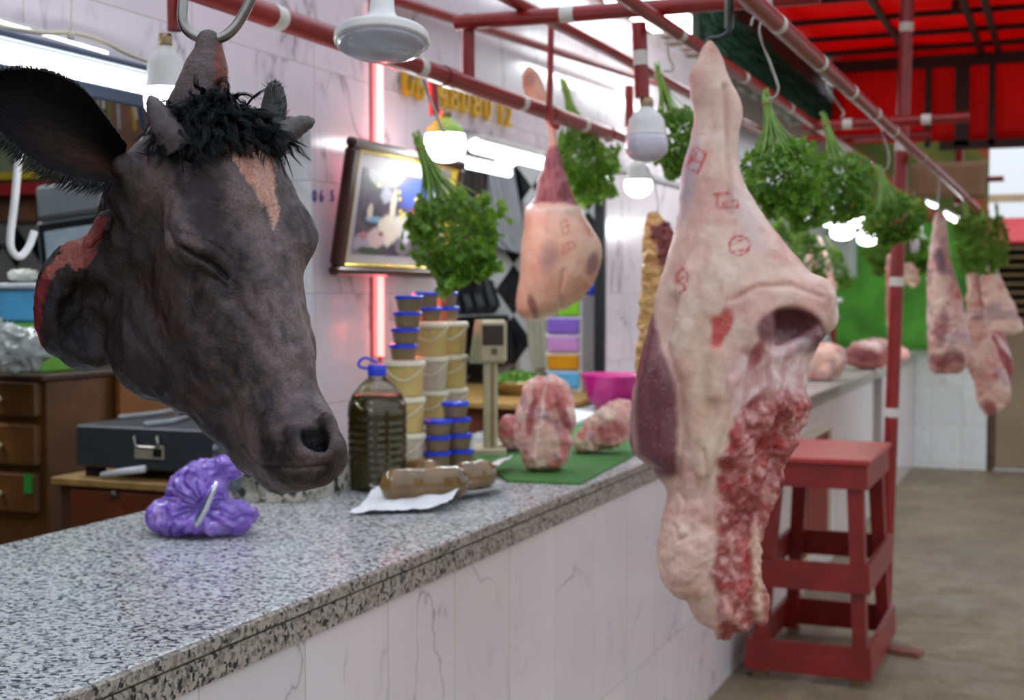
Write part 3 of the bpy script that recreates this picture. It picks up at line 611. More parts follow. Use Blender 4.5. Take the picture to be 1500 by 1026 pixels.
for a, c0 in ((.22, .92), (.2, .83), (.45, .78), (.47, .7), (.5, .55), (.55, .52), (.53, .47), (.68, .72), (.68, .65), (.9, .7)): blob(a, c0, .022, .024, (222, 196, 70), .3, .1)
vs = [fpt(a, b_, .0095) for a, b_ in zip(S, T)]; fs = [(j*nx_+i, j*nx_+i+1, (j+1)*nx_+i+1, (j+1)*nx_+i) for j in range(ny_-1) for i in range(nx_-1)]
m, nt, b = new_mat('printed_picture'); at = N(nt, 'ShaderNodeAttribute', attribute_name='Col'); L(nt, at.outputs['Color'], b.inputs['Base Color']); b.inputs['Roughness'].default_value = .5; b.inputs['Coat Weight'].default_value = .25; b.inputs['Coat Roughness'].default_value = .05
mesh_obj('print', vs, fs, m, fr, cols=Cc)
# ---------------------------------------------------------------- red pipes
WHITE_T = mat('white_tape', lin(206, 200, 192), .5)
def pipe(a, b_, r, label, tapes=(), name='pipe', cat='pipe', group=None, sleeves=()):
    a, b_ = Vector(a), Vector(b_); t = thing(name, label, cat, tuple(a), 0, group); ln = (b_-a).length
    MB().tube([a, b_], r, 20).build('tube', RED, t, auto=50)
    for k in tapes: MB().tube([a.lerp(b_, k-.02/ln), a.lerp(b_, k+.02/ln)], r*1.035, 20).build('tape_band', WHITE_T, t, auto=50)['label'] = 'white tape band'
    for k in sleeves: MB().tube([a.lerp(b_, k-.03/ln), a.lerp(b_, k+.03/ln)], r*1.12, 20).build('sleeve', RED, t, auto=50)
    return t
lp0, lp1 = Vector((-1.6, .6, 2.1)), Vector((-1.6, 5.32, 2.1))
def ylam(px, p0, p1):                                        # where along a pipe a pixel column falls
    lo, hi = 0., 1.
    for _ in range(40):
        mid_ = (lo+hi)/2; q = p0.lerp(p1, mid_)-CAM; X = IW/2+FP*q.dot(RT)/q.dot(FW)
        if X < px: lo = mid_
        else: hi = mid_
    return lo
pipe(lp0, lp1, .026, 'thick red hanging pipe with white bands crossing in front of the gold numerals', [ylam(x, lp0, lp1) for x in (403, 613, 762, 853)], sleeves=[ylam(x, lp0, lp1) for x in (655, 810, 895)])
rp0, rp1 = Vector((-.61, .6, 2.1)), Vector((-.585, 10.3, 2.1))
pipe(rp0, rp1, .021, 'long red hanging rail on the aisle side running to the far leg of meat', [ylam(x, rp0, rp1) for x in (1138, 1200, 1246, 1281, 1308, 1350, 1368, 1390)])
pipe((-1.63, 3.6, 2.275), (-.6, 3.6, 2.27), .022, 'red cross pipe spanning above the two rails behind the round lamp', [.33, .865])
pipe((-1.43, 2.6, 2.31), (-1.43, 7.2, 2.31), .018, 'thin red rail running over the cross pipe, white underside in lamplight', [.5])
pipe((-1.02, 2.4, 2.23), (-1.02, 7.9, 2.23), .019, 'red rail under the bright ceiling tube, passing behind the beef leg', [.25, .4, .55, .68])
pipe(P(560, -6, 4.3), P(985, 128, 7.0), .019, 'red rail nearest the upper white wall', [])
pipe((-1.6, 3.62, 2.1), (-1.6, 3.62, 2.3), .018, 'short red upright joining the thick pipe to the cross pipe')
pipe((-1.07, 6.0, 2.225), (-.38, 6.0, 2.232), .022, 'upper red cross pipe with two white bands at the aisle post', [.28, .75])
pipe((-1.25, 7.0, 2.28), (-.62, 7.0, 2.28), .02, 'lower red cross pipe behind the parsley bunches', [])
pipe((-.73, 6.225, 0), (-.66, 6.262, 2.9), .03, 'tall red steel post standing in the aisle beside the stool', [.335, .535, .74, .92], name='post', cat='post')
pipe(P(922, 126, 6.4), P(922, 186, 6.4), .022, 'short bright red upright on the wall left of the hanging lamp pipe')
pipe(P(255, -40, 2.75), P(256, 45, 2.75), .015, 'short red pipe holding the lit bulb behind the cow horn')
pipe((-.9, 9.9, 2.28), (-.4, 9.9, 2.28), .02, 'far red cross pipe above the last leg of meat')
pipe(P(1406, 180, 9.2), P(1404, 300, 9.2), .03, 'red upright below the awning beam')
pipe((-1.62, 1.67, 2.15), (-.59, 1.67, 2.15), .02, 'red cross pipe the cow head hangs from')
# ---------------------------------------------------------------- red awning on its black frame over the aisle
m, nt, b = new_mat('red_tarpaulin'); v = pos(nt); n1 = noise(nt, v, 1.6, 4)
wv = N(nt, 'ShaderNodeTexWave'); wv.inputs['Scale'].default_value = .9; wv.inputs['Distortion'].default_value = 2; L(nt, v, wv.inputs['Vector'])
c = ramp(nt, n1, [(.3, (.62, .006, .006)), (.7, (.85, .014, .012))]); L(nt, c, b.inputs['Base Color']); b.inputs['Roughness'].default_value = .55
tl = N(nt, 'ShaderNodeBsdfTranslucent'); L(nt, c, tl.inputs[0]); ms = N(nt, 'ShaderNodeMixShader'); ms.inputs[0].default_value = .62; L(nt, b.outputs[0], ms.inputs[1]); L(nt, tl.outputs[0], ms.inputs[2]); L(nt, ms.outputs[0], nt.nodes['Material Output'].inputs[0]); bump(nt, b, wv.outputs[0], .3, .03); TARP = m
def sheet(name, c00, c10, c11, c01, m, parent=None, nu=24, nv_=16, sag=.03, th=.004, f=2.0):
    c00, c10, c11, c01 = map(Vector, (c00, c10, c11, c01)); n = (c10-c00).cross(c01-c00).normalized(); vs = []
    for sd in (0, 1):
        for j in range(nv_+1):
            for i in range(nu+1):
                s, t = i/nu, j/nv_; p = (c00*(1-s)+c10*s)*(1-t)+(c01*(1-s)+c11*s)*t; k = fbm(np.array([[p.x, p.y, p.z]]), f, 2, 4)[0]
                vs.append(p+n*(sag*k+(th if sd else 0)))
    W_ = nu+1; H_ = W_*(nv_+1); fs = []
    for j in range(nv_):
        for i in range(nu): a = j*W_+i; fs += [(a, a+1, a+W_+1, a+W_), (H_+a, H_+a+W_, H_+a+W_+1, H_+a+1)]
    for i in range(nu): fs += [(i+1, i, H_+i, H_+i+1), (nv_*W_+i, nv_*W_+i+1, H_+nv_*W_+i+1, H_+nv_*W_+i)]
    for j in range(nv_): fs += [(j*W_, (j+1)*W_, H_+(j+1)*W_, H_+j*W_), ((j+1)*W_+nu, j*W_+nu, H_+j*W_+nu, H_+(j+1)*W_+nu)]
    return mesh_obj(name, vs, fs, m, parent, smooth=True)
aw = thing('awning', 'bright red tarpaulin awning on a black steel frame over the aisle', 'awning', (-.2, 9, 2.4))
sheet('roof_tarpaulin', (-1.5, 5.6, 3.06), (1.6, 5.6, 3.06), (1.6, 9.05, 3.06), (-1.5, 9.05, 3.06), TARP, aw, 30, 30)
sheet('curtain', (-1.42, 9.06, 2.47), (1.6, 9.06, 2.42), (1.6, 9.06, 3.12), (-1.42, 9.06, 3.12), TARP, aw, 30, 8, .03)
FRM = mat('dark_red_steel', lin(44, 18, 18), .5, var=.3)
for y in (6.0, 6.6, 7.2, 7.75, 8.3, 8.8): MB().box((-1.5, y, 3.0), (1.6, y+.028, 3.03)).build('purlin', FRM, aw)
MB().box((-1.5, 8.98, 2.92), (1.6, 9.04, 2.99)).build('beam', FRM, aw); MB().box((-.75, 8.99, 2.40), (1.6, 9.04, 2.455)).build('beam', FRM, aw)
for x in (-.95, -.52, -.42): MB().box((x, 5.7, 2.97), (x+.035, 9.0, 3.0)).build('rafter', FRM, aw)
for x, w_ in ((-.84, .04), (-.66, .085), (-.46, .04)): MB().box((x, 8.99, 2.42), (x+w_, 9.04, 2.94)).build('strut', FRM, aw)
for x, y in ((-.95, 8.3), (-.58, 7.6)): MB().box((x, y, 2.98), (x+.04, y+.04, 3.3)).build('strut', FRM, aw)
MB().bar((-1.5, 5.7, 2.99), (-1.5, 9.0, 2.99), .05, .07).build('edge_rafter', FRM, aw)
bd = thing('board_panel', 'dull pink boarding beside the red awning, dark posts in front', 'panel', (-1.6, 9.1, 2.9))
MB().box((-2.0, 9.22, 2.94), (-1.38, 9.25, 3.9)).build('board', mat('pink_grey_board', lin(150, 108, 104), .7, var=.1, vs=2), bd)
MB().box((-1.64, 9.16, 2.9), (-1.575, 9.21, 3.9)).build('post', FRM, bd); MB().bar((-1.64, 9.18, 3.28), (-1.9, 9.18, 3.02), .03, .03).bar((-1.62, 9.18, 3.24), (-1.3, 9.18, 2.9), .03, .03).build('brace', FRM, bd)
# banner of green, orange and olive cloth sagging under the awning
m, nt, b = new_mat('striped_cloth'); v = pos(nt, rot=(0, .9, 0)); wv = N(nt, 'ShaderNodeTexWave'); wv.inputs['Scale'].default_value = .55; wv.inputs['Distortion'].default_value = 1.0; L(nt, v, wv.inputs['Vector'])
c = ramp(nt, wv.outputs[0], [(0, lin(96, 112, 44)), (.3, lin(120, 124, 56)), (.45, lin(176, 88, 52)), (.6, lin(190, 84, 60)), (.75, lin(104, 116, 48)), (1, lin(90, 104, 44))]); L(nt, c, b.inputs['Base Color']); b.inputs['Roughness'].default_value = .8
tag(sheet('cloth_banner', (-1.55, 10.6, 1.98), (-.53, 10.6, 2.06), (-.52, 10.4, 2.9), (-1.55, 10.4, 2.8), m, None, 24, 10, .05), 'olive green and orange cloth sagging below the awning', 'banner')
tag(sheet('cardboard_sheet', P(1335, 288, 9.0), P(1440, 292, 9.0), P(1445, 236, 9.0), P(1335, 240, 9.0), mat('brown_cardboard', lin(150, 122, 92), .8, var=.2, vs=4), None, 8, 6, .05), 'brown cardboard hanging behind the last length of rail', 'cardboard')
# green garland canopy hanging from the edge of the boarded ceiling
m_g = mat('dark_tinsel', lin(34, 74, 52), .6, var=.5, vs=30); gc = MB(); r_ = random.Random(3); ga, gb_ = Vector((-1.42, 5.5, 2.62)), Vector((-1.6, 10.2, 2.72))
gr = thing('garland_canopy', 'dark green fringed canopy edge hanging above the parsley bunches', 'canopy', tuple(ga))
MB().bar(ga, gb_, .03, .25).build('canopy_board', mat('mottled_green_board', lin(58, 74, 58), .7, var=.5, vs=8), gr)
for k in range(2600):
    t = r_.random(); p = ga.lerp(gb_, t)+Vector((r_.uniform(.01, .06), 0, r_.uniform(-.13, .11))); d = Vector((r_.uniform(.2, .8), r_.uniform(-.4, .4), r_.uniform(-1, -.2))).normalized()*r_.uniform(.05, .12); sd = d.cross(Vector((0, 1, .2))).normalized()*.006
    n0 = len(gc.v); gc.v += [tuple(p-sd), tuple(p+sd), tuple(p+d+sd*.3), tuple(p+d-sd*.3)]; gc.f.append((n0, n0+1, n0+2, n0+3))
tag(gc.build('fringe', m_g, gr, auto=None), kind='stuff')
# ---------------------------------------------------------------- far end of the aisle
sheet_g = mat('green_cloth', lin(84, 158, 50), .8, var=.45, vs=3)
tag(sheet('green_backdrop', (-1.95, 12.1, 1.02), (-.6, 12.1, 1.02), (-.6, 12.1, 2.2), (-1.95, 12.1, 2.2), sheet_g, None, 24, 12, .06), 'bright green cloth hung behind the far stall above white tiles', 'cloth')
mb = MB(); mb.box((-.6, 12.2, 0), (-.54, 12.26, 1.5)); tag(mb.build('door_post', mat('rusty_brown', lin(88, 66, 50), .7, var=.3)), 'narrow brown post where the end wall meets the beige door', 'post')
mb = MB(); mb.box((-.54, 12.22, .02), (.9, 12.27, 1.22), .01); tag(mb.build('beige_shutter', mat('beige_steel', lin(150, 132, 104), .6, var=.15, vs=2)), 'plain beige sheet shutter at the far right end of the aisle', 'shutter')
lv = thing('slatted_awning', 'dark slatted frame under the red band at the far right', 'slats', (-.3, 12, 1.3))
MB().box((-.83, 12.3, 1.22), (.9, 12.34, 1.96)).build('dark_panel', mat('soot_black', lin(22, 18, 16), .8), lv)
for k in range(9): MB().box((-.83, 12.25, 1.27+k*.075), (.9, 12.29, 1.292+k*.075)).build('slat', mat('gold_slat', lin(150, 122, 78), .6), lv)
mb = MB(); mb.obox((.1, 11.6, 2.0), (1, 0, 0), (0, 1, .35), (0, -.35, 1), .72, .32, .012); tag(mb.build('red_canopy', mat('red_canvas', lin(206, 42, 48), .6)), 'low red canvas canopy against the bright daylight', 'canopy')
mb = MB(); mb.box((-.62, 12.05, 2.26), (1.2, 12.12, 2.32)); tag(mb.build('canopy_rail', mat('cream_rail', lin(214, 190, 150), .6)), 'cream rail across the bright gap above the red canopy', 'rail')
mb = MB(); mb.box((-1.9, 11.4, 1.62), (-1.62, 11.7, 1.98), .02); tag(mb.build('grey_cabinet', mat('grey_enamel', lin(168, 172, 166), .5)), 'pale grey wall cabinet in the far stall', 'cabinet')
pipe((-1.83, 11.75, .98), (-1.83, 11.75, 1.62), .035, 'red upright under the pale grey cabinet')
# ================================================================ hanging meat
MEAT_M = {}
def meat_mat(name='raw_meat', rough=(.28, .55), sss=.12):
    if name in MEAT_M: return MEAT_M[name]
    m, nt, b = new_mat(name); at = N(nt, 'ShaderNodeAttribute', attribute_name='Col'); v = pos(nt)
    n1 = noise(nt, v, 38, 5, .6, .6); n2 = noise(nt, v, 150, 4, .65)
    c = mix(nt, ramp(nt, n1, [(.35, .16), (.6, 0.0)]), at.outputs['Color'], lin(150, 80, 76)); c = mix(nt, ramp(nt, n2, [(.55, 0.0), (.75, .16)]), c, lin(246, 232, 220))
    L(nt, c, b.inputs['Base Color']); L(nt, ramp(nt, n1, [(.3, rough[0]), (.7, rough[1])]), b.inputs['Roughness'])
    b.inputs['Subsurface Weight'].default_value = sss; b.inputs['Subsurface Radius'].default_value = (.02, .008, .005); b.inputs['Subsurface Scale'].default_value = .35
    ad = N(nt, 'ShaderNodeMath', operation='MULTIPLY_ADD'); L(nt, n1, ad.inputs[0]); ad.inputs[1].default_value = 2.; L(nt, n2, ad.inputs[2]); bump(nt, b, ad.outputs[0], .35, .003)
    MEAT_M[name] = m; return m
MEAT = meat_mat()
def seg_d(U, pts, closed=False):
    pts = [np.array(p, dtype=float) for p in pts]
    if closed: pts = pts+[pts[0]]
    dm = np.full(len(U), 1e9)
    for a, b in zip(pts[:-1], pts[1:]):
        d = b-a; t = np.clip(((U-a) @ d)/max(d@d, 1e-9), 0, 1); dm = np.minimum(dm, np.linalg.norm(U-a-t[:, None]*d, axis=1))
    return dm
def ell_m(U, c, r, ang=0, soft=.2):
    a = math.radians(ang); d = U-np.array(c); x = d[:, 0]*math.cos(a)+d[:, 1]*math.sin(a); y = -d[:, 0]*math.sin(a)+d[:, 1]*math.cos(a)
    return sstep(1+soft, 1-soft, np.sqrt((x/r[0])**2+(y/r[1])**2))
def tint(C, k, col): return lerpc(C, np.tile(np.array(lin(*col)), (len(C), 1)), np.clip(k, 0, 1))
EX = [2.3]
def slab_field(prof, ex=None):
    ex = ex or EX[0]
    return slab_f(prof, ex)
def slab_f(prof, ex):
    """prof rows: v, left, right, half depth, depth centre"""
    pr = np.array(prof, dtype=np.float32)
    def f(p):
        v = p[..., 1]; Lf = np.interp(v, pr[:, 0], pr[:, 1]); Rf = np.interp(v, pr[:, 0], pr[:, 2]); bb = np.interp(v, pr[:, 0], pr[:, 3]); wc = np.interp(v, pr[:, 0], pr[:, 4])
        a = np.maximum((Rf-Lf)/2, .5); x = np.abs(p[..., 0]-(Lf+Rf)/2)/a; z = np.abs(p[..., 2]-wc)/bb
        r = (x**ex+z**ex)**(1/ex); d = (r-1)*np.minimum(a, bb)*.9
        return smax(d, smax(pr[0, 0]-v, v-pr[-1, 0], 2), 6).astype(np.float32)
    return f
def smooth_prof(prof, n=6):
    pr = np.array(prof, dtype=float); out = []
    for i in range(len(pr)-1):
        p0, p1, p2, p3 = pr[max(i-1, 0)], pr[i], pr[i+1], pr[min(i+2, len(pr)-1)]
        for k in range(n):
            t = k/n; q = .5*((2*p1)+(p2-p0)*t+(2*p0-5*p1+4*p2-p3)*t*t+(3*p1-p0-3*p2+p3)*t**3); q[0] = p1[0]+(p2[0]-p1[0])*t; out.append(q)
    out.append(pr[-1]); return out
def carcass(name, part, label, cat, prof, D, st, field=None, disp=None, color=None, group=None, base=None, parent=None, mt=None):
    pr = smooth_prof(prof); sf = slab_field(pr); A_ = np.array(pr)
    lo = (A_[:, 1].min()-12, A_[:, 0].min()-8, (A_[:, 4]-A_[:, 3]).min()-12); hi = (A_[:, 2].max()+12, A_[:, 0].max()+12, (A_[:, 4]+A_[:, 3]).max()+12)
    V, Q = sculpt((lambda p: field(p, sf(p))) if field else sf, lo, hi, st); n = vnormals(V, Q)
    if disp is not None: V = V+n*disp(V, n)[:, None]; n = vnormals(V, Q)
    C = color(V, n); W3 = uvw_world(V, D)
    t = parent or thing(name, label, cat, tuple(W3[W3[:, 2].argmin()]), 0, group)
    mesh_obj(part, W3, wind(W3, Q), mt or MEAT, t, smooth=True, cols=C); return t
CREAM = (220, 186, 170)
# ---- the great hind leg in front
BIG = [(58, 1036, 1044, 8, 0), (72, 1027, 1052, 16, 0), (90, 1018, 1061, 24, 0), (108, 1008, 1066, 30, 0), (138, 1010, 1080, 34, 0), (165, 1016, 1088, 34, 0), (200, 1013, 1083, 36, 0), (236, 1004, 1081, 42, 0), (269, 998, 1090, 50, 0), (310, 995, 1112, 60, 0), (348, 988, 1142, 70, 0),
       (396, 974, 1178, 82, 0), (431, 962, 1208, 88, 0), (458, 955, 1222, 90, 0), (486, 949, 1212, 90, 0), (507, 942, 1198, 88, 0), (545, 932, 1181, 86, 0), (582, 926, 1180, 84, 0), (598, 925, 1186, 82, 0), (630, 924, 1168, 80, 0), (662, 927, 1152, 78, 0), (686, 955, 1140, 74, 0), (722, 978, 1128, 70, 0),
       (764, 974, 1117, 68, 0), (813, 970, 1115, 64, 0), (845, 976, 1117, 60, 0), (882, 1004, 1115, 50, 0), (912, 1026, 1106, 38, 0), (926, 1050, 1090, 22, 0)]
ROUGHX = ([560, 600, 640, 690, 740, 800, 860, 930], [1130, 1085, 1068, 1050, 1052, 1048, 1046, 1052])
def hs(c): k = 1+c[2]/FP; return (IW/2+(c[0]-IW/2)*k, IH/2+(c[1]-IH/2)*k, c[2])
def seen2(V): k = 1+V[:, 2:3]/FP; return np.concatenate([IW/2+(V[:, :1]-IW/2)/k, IH/2+(V[:, 1:2]-IH/2)/k, V[:, 2:3]], 1)
def big_field(p, d):
    # a bowl of bare muscle under the rump, with a thick rim of fat
    d = smin(d, d_cap(p, hs((1095, 432, -66)), hs((1196, 432, -38)), 22, 24), 16); d = smin(d, d_cap(p, hs((1196, 435, -40)), hs((1210, 470, -26)), 22, 14), 14)
    d = smax(d, -d_ell(p, hs((1160, 486, -92)), (54, 35, 60)), 7)
    d = smin(d, d_cap(p, hs((1135, 520, -70)), hs((1190, 492, -56)), 11, 12), 8)
    d = smin(d, d_ell(p, hs((1108, 480, -74)), (26, 44, 24)), 14)           # fat beside the bowl
    d = smin(d, d_cap(p, hs((1048, 520, -82)), hs((1046, 578, -84)), 13, 9), 8); d = smin(d, d_cap(p, hs((1072, 560, -86)), hs((1030, 690, -74)), 6, 9), 9)
    # groove between shank muscle and the flank, the thin flank flap at left
    d = smax(d, -d_cap(p, hs((985, 520, -108)), hs((1000, 640, -96)), 8, 13), 14)
    d = smin(d, d_ell(p, hs((1004, 800, -34)), (36, 74, 44)), 18)
    d = smin(d, d_cap(p, hs((1108, 780, -30)), hs((1112, 905, -26)), 8, 6), 6)
    return d
def big_parts(V):
    u, v = V[:, 0], V[:, 1]; wob = 7*fbm(V, 1/26., 3)
    rough = sstep(-6, 6, u+wob-np.interp(v, *ROUGHX))*sstep(560, 600, v+wob)*(V[:, 2] < 30)
    mem = ell_m(V[:, :2]+wob[:, None], (1128, 560), (56, 62), 30, .25)
    mus = sstep(6, -6, u+wob*.5-np.interp(v, [440, 500, 560, 620, 690, 715], [952, 966, 990, 992, 992, 985]))*sstep(440, 470, v)*sstep(712, 690, v)
    bowl = ell_m(V[:, :2], (1160, 486), (52, 34), 8, .12); blood = ell_m(V[:, :2]+wob[:, None]*.7, (1056, 482), (15, 32), 18, .3)
    return rough, mem, mus, bowl, blood, wob
def big_disp(V, n):
    V = seen2(V)
    rough, mem, mus, bowl, blood, wob = big_parts(V)
    d = 2.2*fbm(V, 1/60., 3)+.8*fbm(V, 1/16., 3, 4)
    cell = np.abs(vnoise(V, 1/11., 3))+.6*np.abs(vnoise(V, 1/6., 7)); Vs = V*np.array([1, .55, 1]); d += rough*(10*fbm(Vs, 1/26., 2, 31)+3.6*ridge(Vs+6*fbm(V, 1/20., 2)[:, None], 1/15., 2, 11)+2.2*fbm(V, 1/6., 2, 7)-2); d += mem*(4*fbm(V*np.array([1, .4, 1]), 1/16., 3, 17)); d += mus*(1.0*ridge(V*np.array([1, .12, 1]), 1/16., 2, 5))
    fold = np.exp(-(seg_d(V[:, :2], [(985, 440), (968, 500), (990, 560), (996, 640), (988, 700)])/9)**2)*(n[:, 2] < 0); d -= 12*fold; d += 5*np.exp(-(seg_d(V[:, :2], [(1010, 400), (1000, 470), (1012, 540), (1020, 640)])/14)**2)*(n[:, 2] < 0)
    d -= 4*np.exp(-(seg_d(V[:, :2], [(1036, 470), (1012, 520), (1002, 600), (1010, 690)])/9)**2)*(n[:, 2] < 0); d -= 9*np.exp(-(seg_d(V[:, :2], [(1062, 128), (1067, 200), (1071, 260), (1070, 310)])/5)**2)*(n[:, 2] < 0)
    d += 3*np.exp(-(seg_d(V[:, :2], [(1052, 130), (1055, 200), (1064, 260)])/7)**2)*(n[:, 2] < 0); d -= 3.5*np.exp(-(seg_d(V[:, :2], [(1074, 440), (1110, 420), (1160, 418), (1205, 436)])/4)**2)*(n[:, 2] < 0)
    low = ell_m(V[:, :2], (1005, 810), (40, 100), 0, .3); d += low*5*fbm(V, 1/24., 3, 77)
    for pts in ([(985, 770), (992, 792), (1010, 786), (1016, 768)], [(992, 720), (1004, 735), (998, 752)], [(1030, 660), (1036, 700), (1026, 730)]): d -= 4*np.exp(-(seg_d(V[:, :2], pts)/3)**2)*(n[:, 2] < 0)
    return d
def big_col(V, n):
    V = seen2(V)
    rough, mem, mus, bowl, blood, wob = big_parts(V); u, v = V[:, 0], V[:, 1]; U = V[:, :2]
    C = np.tile(np.array(lin(*CREAM)), (len(V), 1)); k = fbm(V, 1/50., 4, 2)
    C = tint(C, sstep(0, .8, k)*.6, (206, 150, 138)); C = tint(C, sstep(.1, .9, -k)*.5, (232, 214, 196)); C = tint(C, sstep(.2, .8, fbm(V*np.array([1, .3, 1]), 1/14., 3, 31))*.35, (196, 120, 110))
    C = tint(C, ell_m(U, (1006, 262), (14, 60), 12, .6)*.55, (150, 150, 172)); C = tint(C, ell_m(U, (1020, 130), (18, 30), 0, .5)*.35, (190, 130, 122)); C = tint(C, ell_m(U, (1095, 320), (16, 50), -25, .6)*.35, (176, 166, 178)); C = tint(C, sstep(150, 60, v)*.35, (190, 120, 104))
    C = tint(C, ell_m(U, (1035, 560), (34, 120), 0, .5)*.35, (214, 188, 150)); C = tint(C, mus, (106, 56, 66)); C = tint(C, mus*sstep(0, .9, fbm(V*np.array([1, .25, 1]), 1/24., 2, 3))*.6, (138, 84, 92));
    e = np.exp(-(seg_d(U, [(928, 560), (926, 620), (932, 668), (955, 684)])/5)**2); C = tint(C, e*.6, (206, 168, 160))
    C = tint(C, bowl*.92, (104, 48, 58)); C = tint(C, bowl*sstep(.1, .7, fbm(V*np.array([.3, 1, 1]), 1/9., 3, 8))*.5, (64, 30, 40)); C = tint(C, blood*.9, (186, 44, 40)); C = tint(C, ell_m(U, (1165, 512), (26, 12), -25, .4)*.7, (224, 204, 206))
    C = tint(C, mem*.85, (226, 196, 192)); C = tint(C, mem*sstep(.3, .8, ridge(V*np.array([1, .3, 1]), 1/20., 3, 12))*.45, (186, 96, 94))
    C = tint(C, rough, (164, 84, 80)); q = fbm(V, 1/10., 3, 19); q = .6*fbm(V*np.array([1, .5, 1]), 1/18., 3, 19)+.5*q; C = tint(C, rough*sstep(0, .5, q)*.8, (214, 160, 152)); C = tint(C, rough*sstep(.05, .5, -q)*.8, (128, 36, 40)); C = tint(C, rough*sstep(.3, .6, fbm(V, 1/26., 2, 51))*.7, (178, 46, 46))
    C = tint(C, np.exp(-(seg_d(U, [(1108, 780), (1112, 905)])/7)**2)*.8, (222, 190, 160)); C = tint(C, ell_m(U, (1128, 470), (12, 30), 10, .4)*.0, (170, 60, 60)); C = tint(C, ell_m(U, (1108, 520), (9, 24), 25, .4)*.8, (150, 50, 56))
    C = tint(C, ell_m(U, (1060, 372), (4, 4), 0, .3)*0, (0, 0, 0)); C = tint(C, np.exp(-(seg_d(U, [(1070, 434), (1100, 420), (1150, 412), (1190, 420)])/5)**2)*.4, (206, 130, 110))
    inkn = .35+.65*sstep(-.5, .2, fbm(V, 1/5., 3, 91)); fr_ = (n[:, 2] < .2)
    def ink(pts, w=2.1, closed=False, k=1.0):
        nonlocal C
        C = tint(C, np.exp(-(seg_d(U, pts, closed)/w)**2)*inkn*k*fr_, (184, 48, 48))
    ink([(1018, 214), (1034, 226), (1022, 254), (1006, 246)], closed=True); ink([(1020, 224), (1012, 238)], 1.6); ink([(1014, 234), (1026, 238)], 1.5)
    ink([(1052, 284), (1050, 305), (1081, 303), (1080, 294), (1066, 296)]); ink([(1047, 285), (1066, 283)]); ink([(1060, 297), (1062, 304)])
    ink([(1083+15*math.cos(a*.35), 360+14*math.sin(a*.35)) for a in range(18)], 1.7, True); ink([(1073, 358), (1086, 352)], 2); ink([(1076, 368), (1096, 366)], 2)
    ink([(1000, 394), (992, 400), (990, 412), (1000, 416), (1004, 424), (996, 430)], 2.2); ink([(1000, 394), (1008, 402), (1006, 412)], 2.2); ink([(992, 412), (1006, 404)], 1.6)
    return C
bigleg = carcass('beef_hindquarter', 'leg_meat', 'large pale hind leg of beef with red ink stamps hanging nearest the aisle', 'meat', BIG, 2.8, 3.0, big_field, big_disp, big_col)
# ---- smaller leg between the parsley and the lamp
SM = [(97, 772, 780, 4, 0), (112, 765, 792, 9, 0), (135, 767, 800, 14, 0), (160, 783, 811, 12, 0), (178, 798, 814, 8, 0), (200, 803, 816, 9, 0), (225, 799, 821, 16, 0), (255, 791, 829, 24, 0), (293, 782, 842, 30, 0), (304, 776, 847, 34, 0), (312, 770, 853, 40, 0), (336, 767, 868, 46, 0), (364, 763, 880, 50, 0), (400, 762, 876, 50, 0), (432, 757, 858, 44, 0), (456, 757, 826, 34, 0), (470, 770, 790, 12, 0)]
def sm_disp(V, n):
    v = V[:, 1]; mus = sstep(205, 225, v)*sstep(304, 298, v); d = 1.2*fbm(V, 1/30., 3)+mus*2.2*ridge(V*np.array([1, .12, 1]), 1/7., 2)-mus*2
    d += 3*np.exp(-((v-309-2*fbm(V, 1/12., 2))/5)**2)-3.5*np.exp(-(seg_d(V[:, :2], [(822, 458), (819, 430), (824, 400)])/3)**2)+sstep(380, 420, v)*sstep(820, 850, V[:, 0])*3*fbm(V, 1/10., 3); return d
def sm_col(V, n):
    v = V[:, 1]; U = V[:, :2]; C = np.tile(np.array(lin(218, 172, 148)), (len(V), 1)); k = fbm(V, 1/22., 3); C = tint(C, sstep(0, .7, k)*.5, (204, 140, 120)); C = tint(C, sstep(0, .7, -k)*.4, (226, 194, 172))
    C = tint(C, sstep(196, 150, v)*.7, (186, 140, 112)); C = tint(C, ell_m(U, (776, 118), (8, 12), 20, .4)*.6, (120, 64, 56)); C = tint(C, sstep(103, 97, v), (206, 170, 90))
    mu = sstep(212, 222, v+.25*(V[:, 0]-810))*sstep(303, 299, v+2*fbm(V, 1/9., 2)-.3*(V[:, 0]-830)*(V[:, 0] > 832)); C = tint(C, mu, (128, 52, 62)); C = tint(C, mu*sstep(.2, .8, ridge(V*np.array([1, .1, 1]), 1/6., 2, 7))*.5, (182, 120, 128))
    C = tint(C, np.exp(-((v-312)/6)**2)*.7, (236, 214, 200)); C = tint(C, ell_m(U, (803, 380), (12, 20), 10, .7)*.6, (130, 98, 104)); C = tint(C, ell_m(U, (866, 388), (9, 16), 15, .4)*.75, (108, 66, 76)); C = tint(C, ell_m(U, (780, 450), (6, 18), -18, .3)*.8, (120, 56, 68)); C = tint(C, sstep(395, 430, v)*sstep(815, 850, V[:, 0])*.5, (200, 120, 96))
    def ink(pts, w=1.4, closed=False):
        nonlocal C
        C = tint(C, np.exp(-(seg_d(U, pts, closed)/w)**2)*.6*(n[:, 2] < .2), (186, 60, 54))
    ink([(820, 330), (828, 326), (832, 344), (823, 348)], closed=True); ink([(826, 337), (832, 333)]); ink([(822, 374), (824, 362), (836, 358), (842, 364), (828, 374)], closed=True); ink([(830, 360), (832, 370)]); ink([(862, 336), (869, 340), (866, 350), (860, 348)], closed=True)
    return C
carcass('veal_leg', 'leg_meat', 'small tan leg with bare dark red shank hanging below the thick red pipe', 'meat', SM, 4.75, 2.2, None, sm_disp, sm_col)
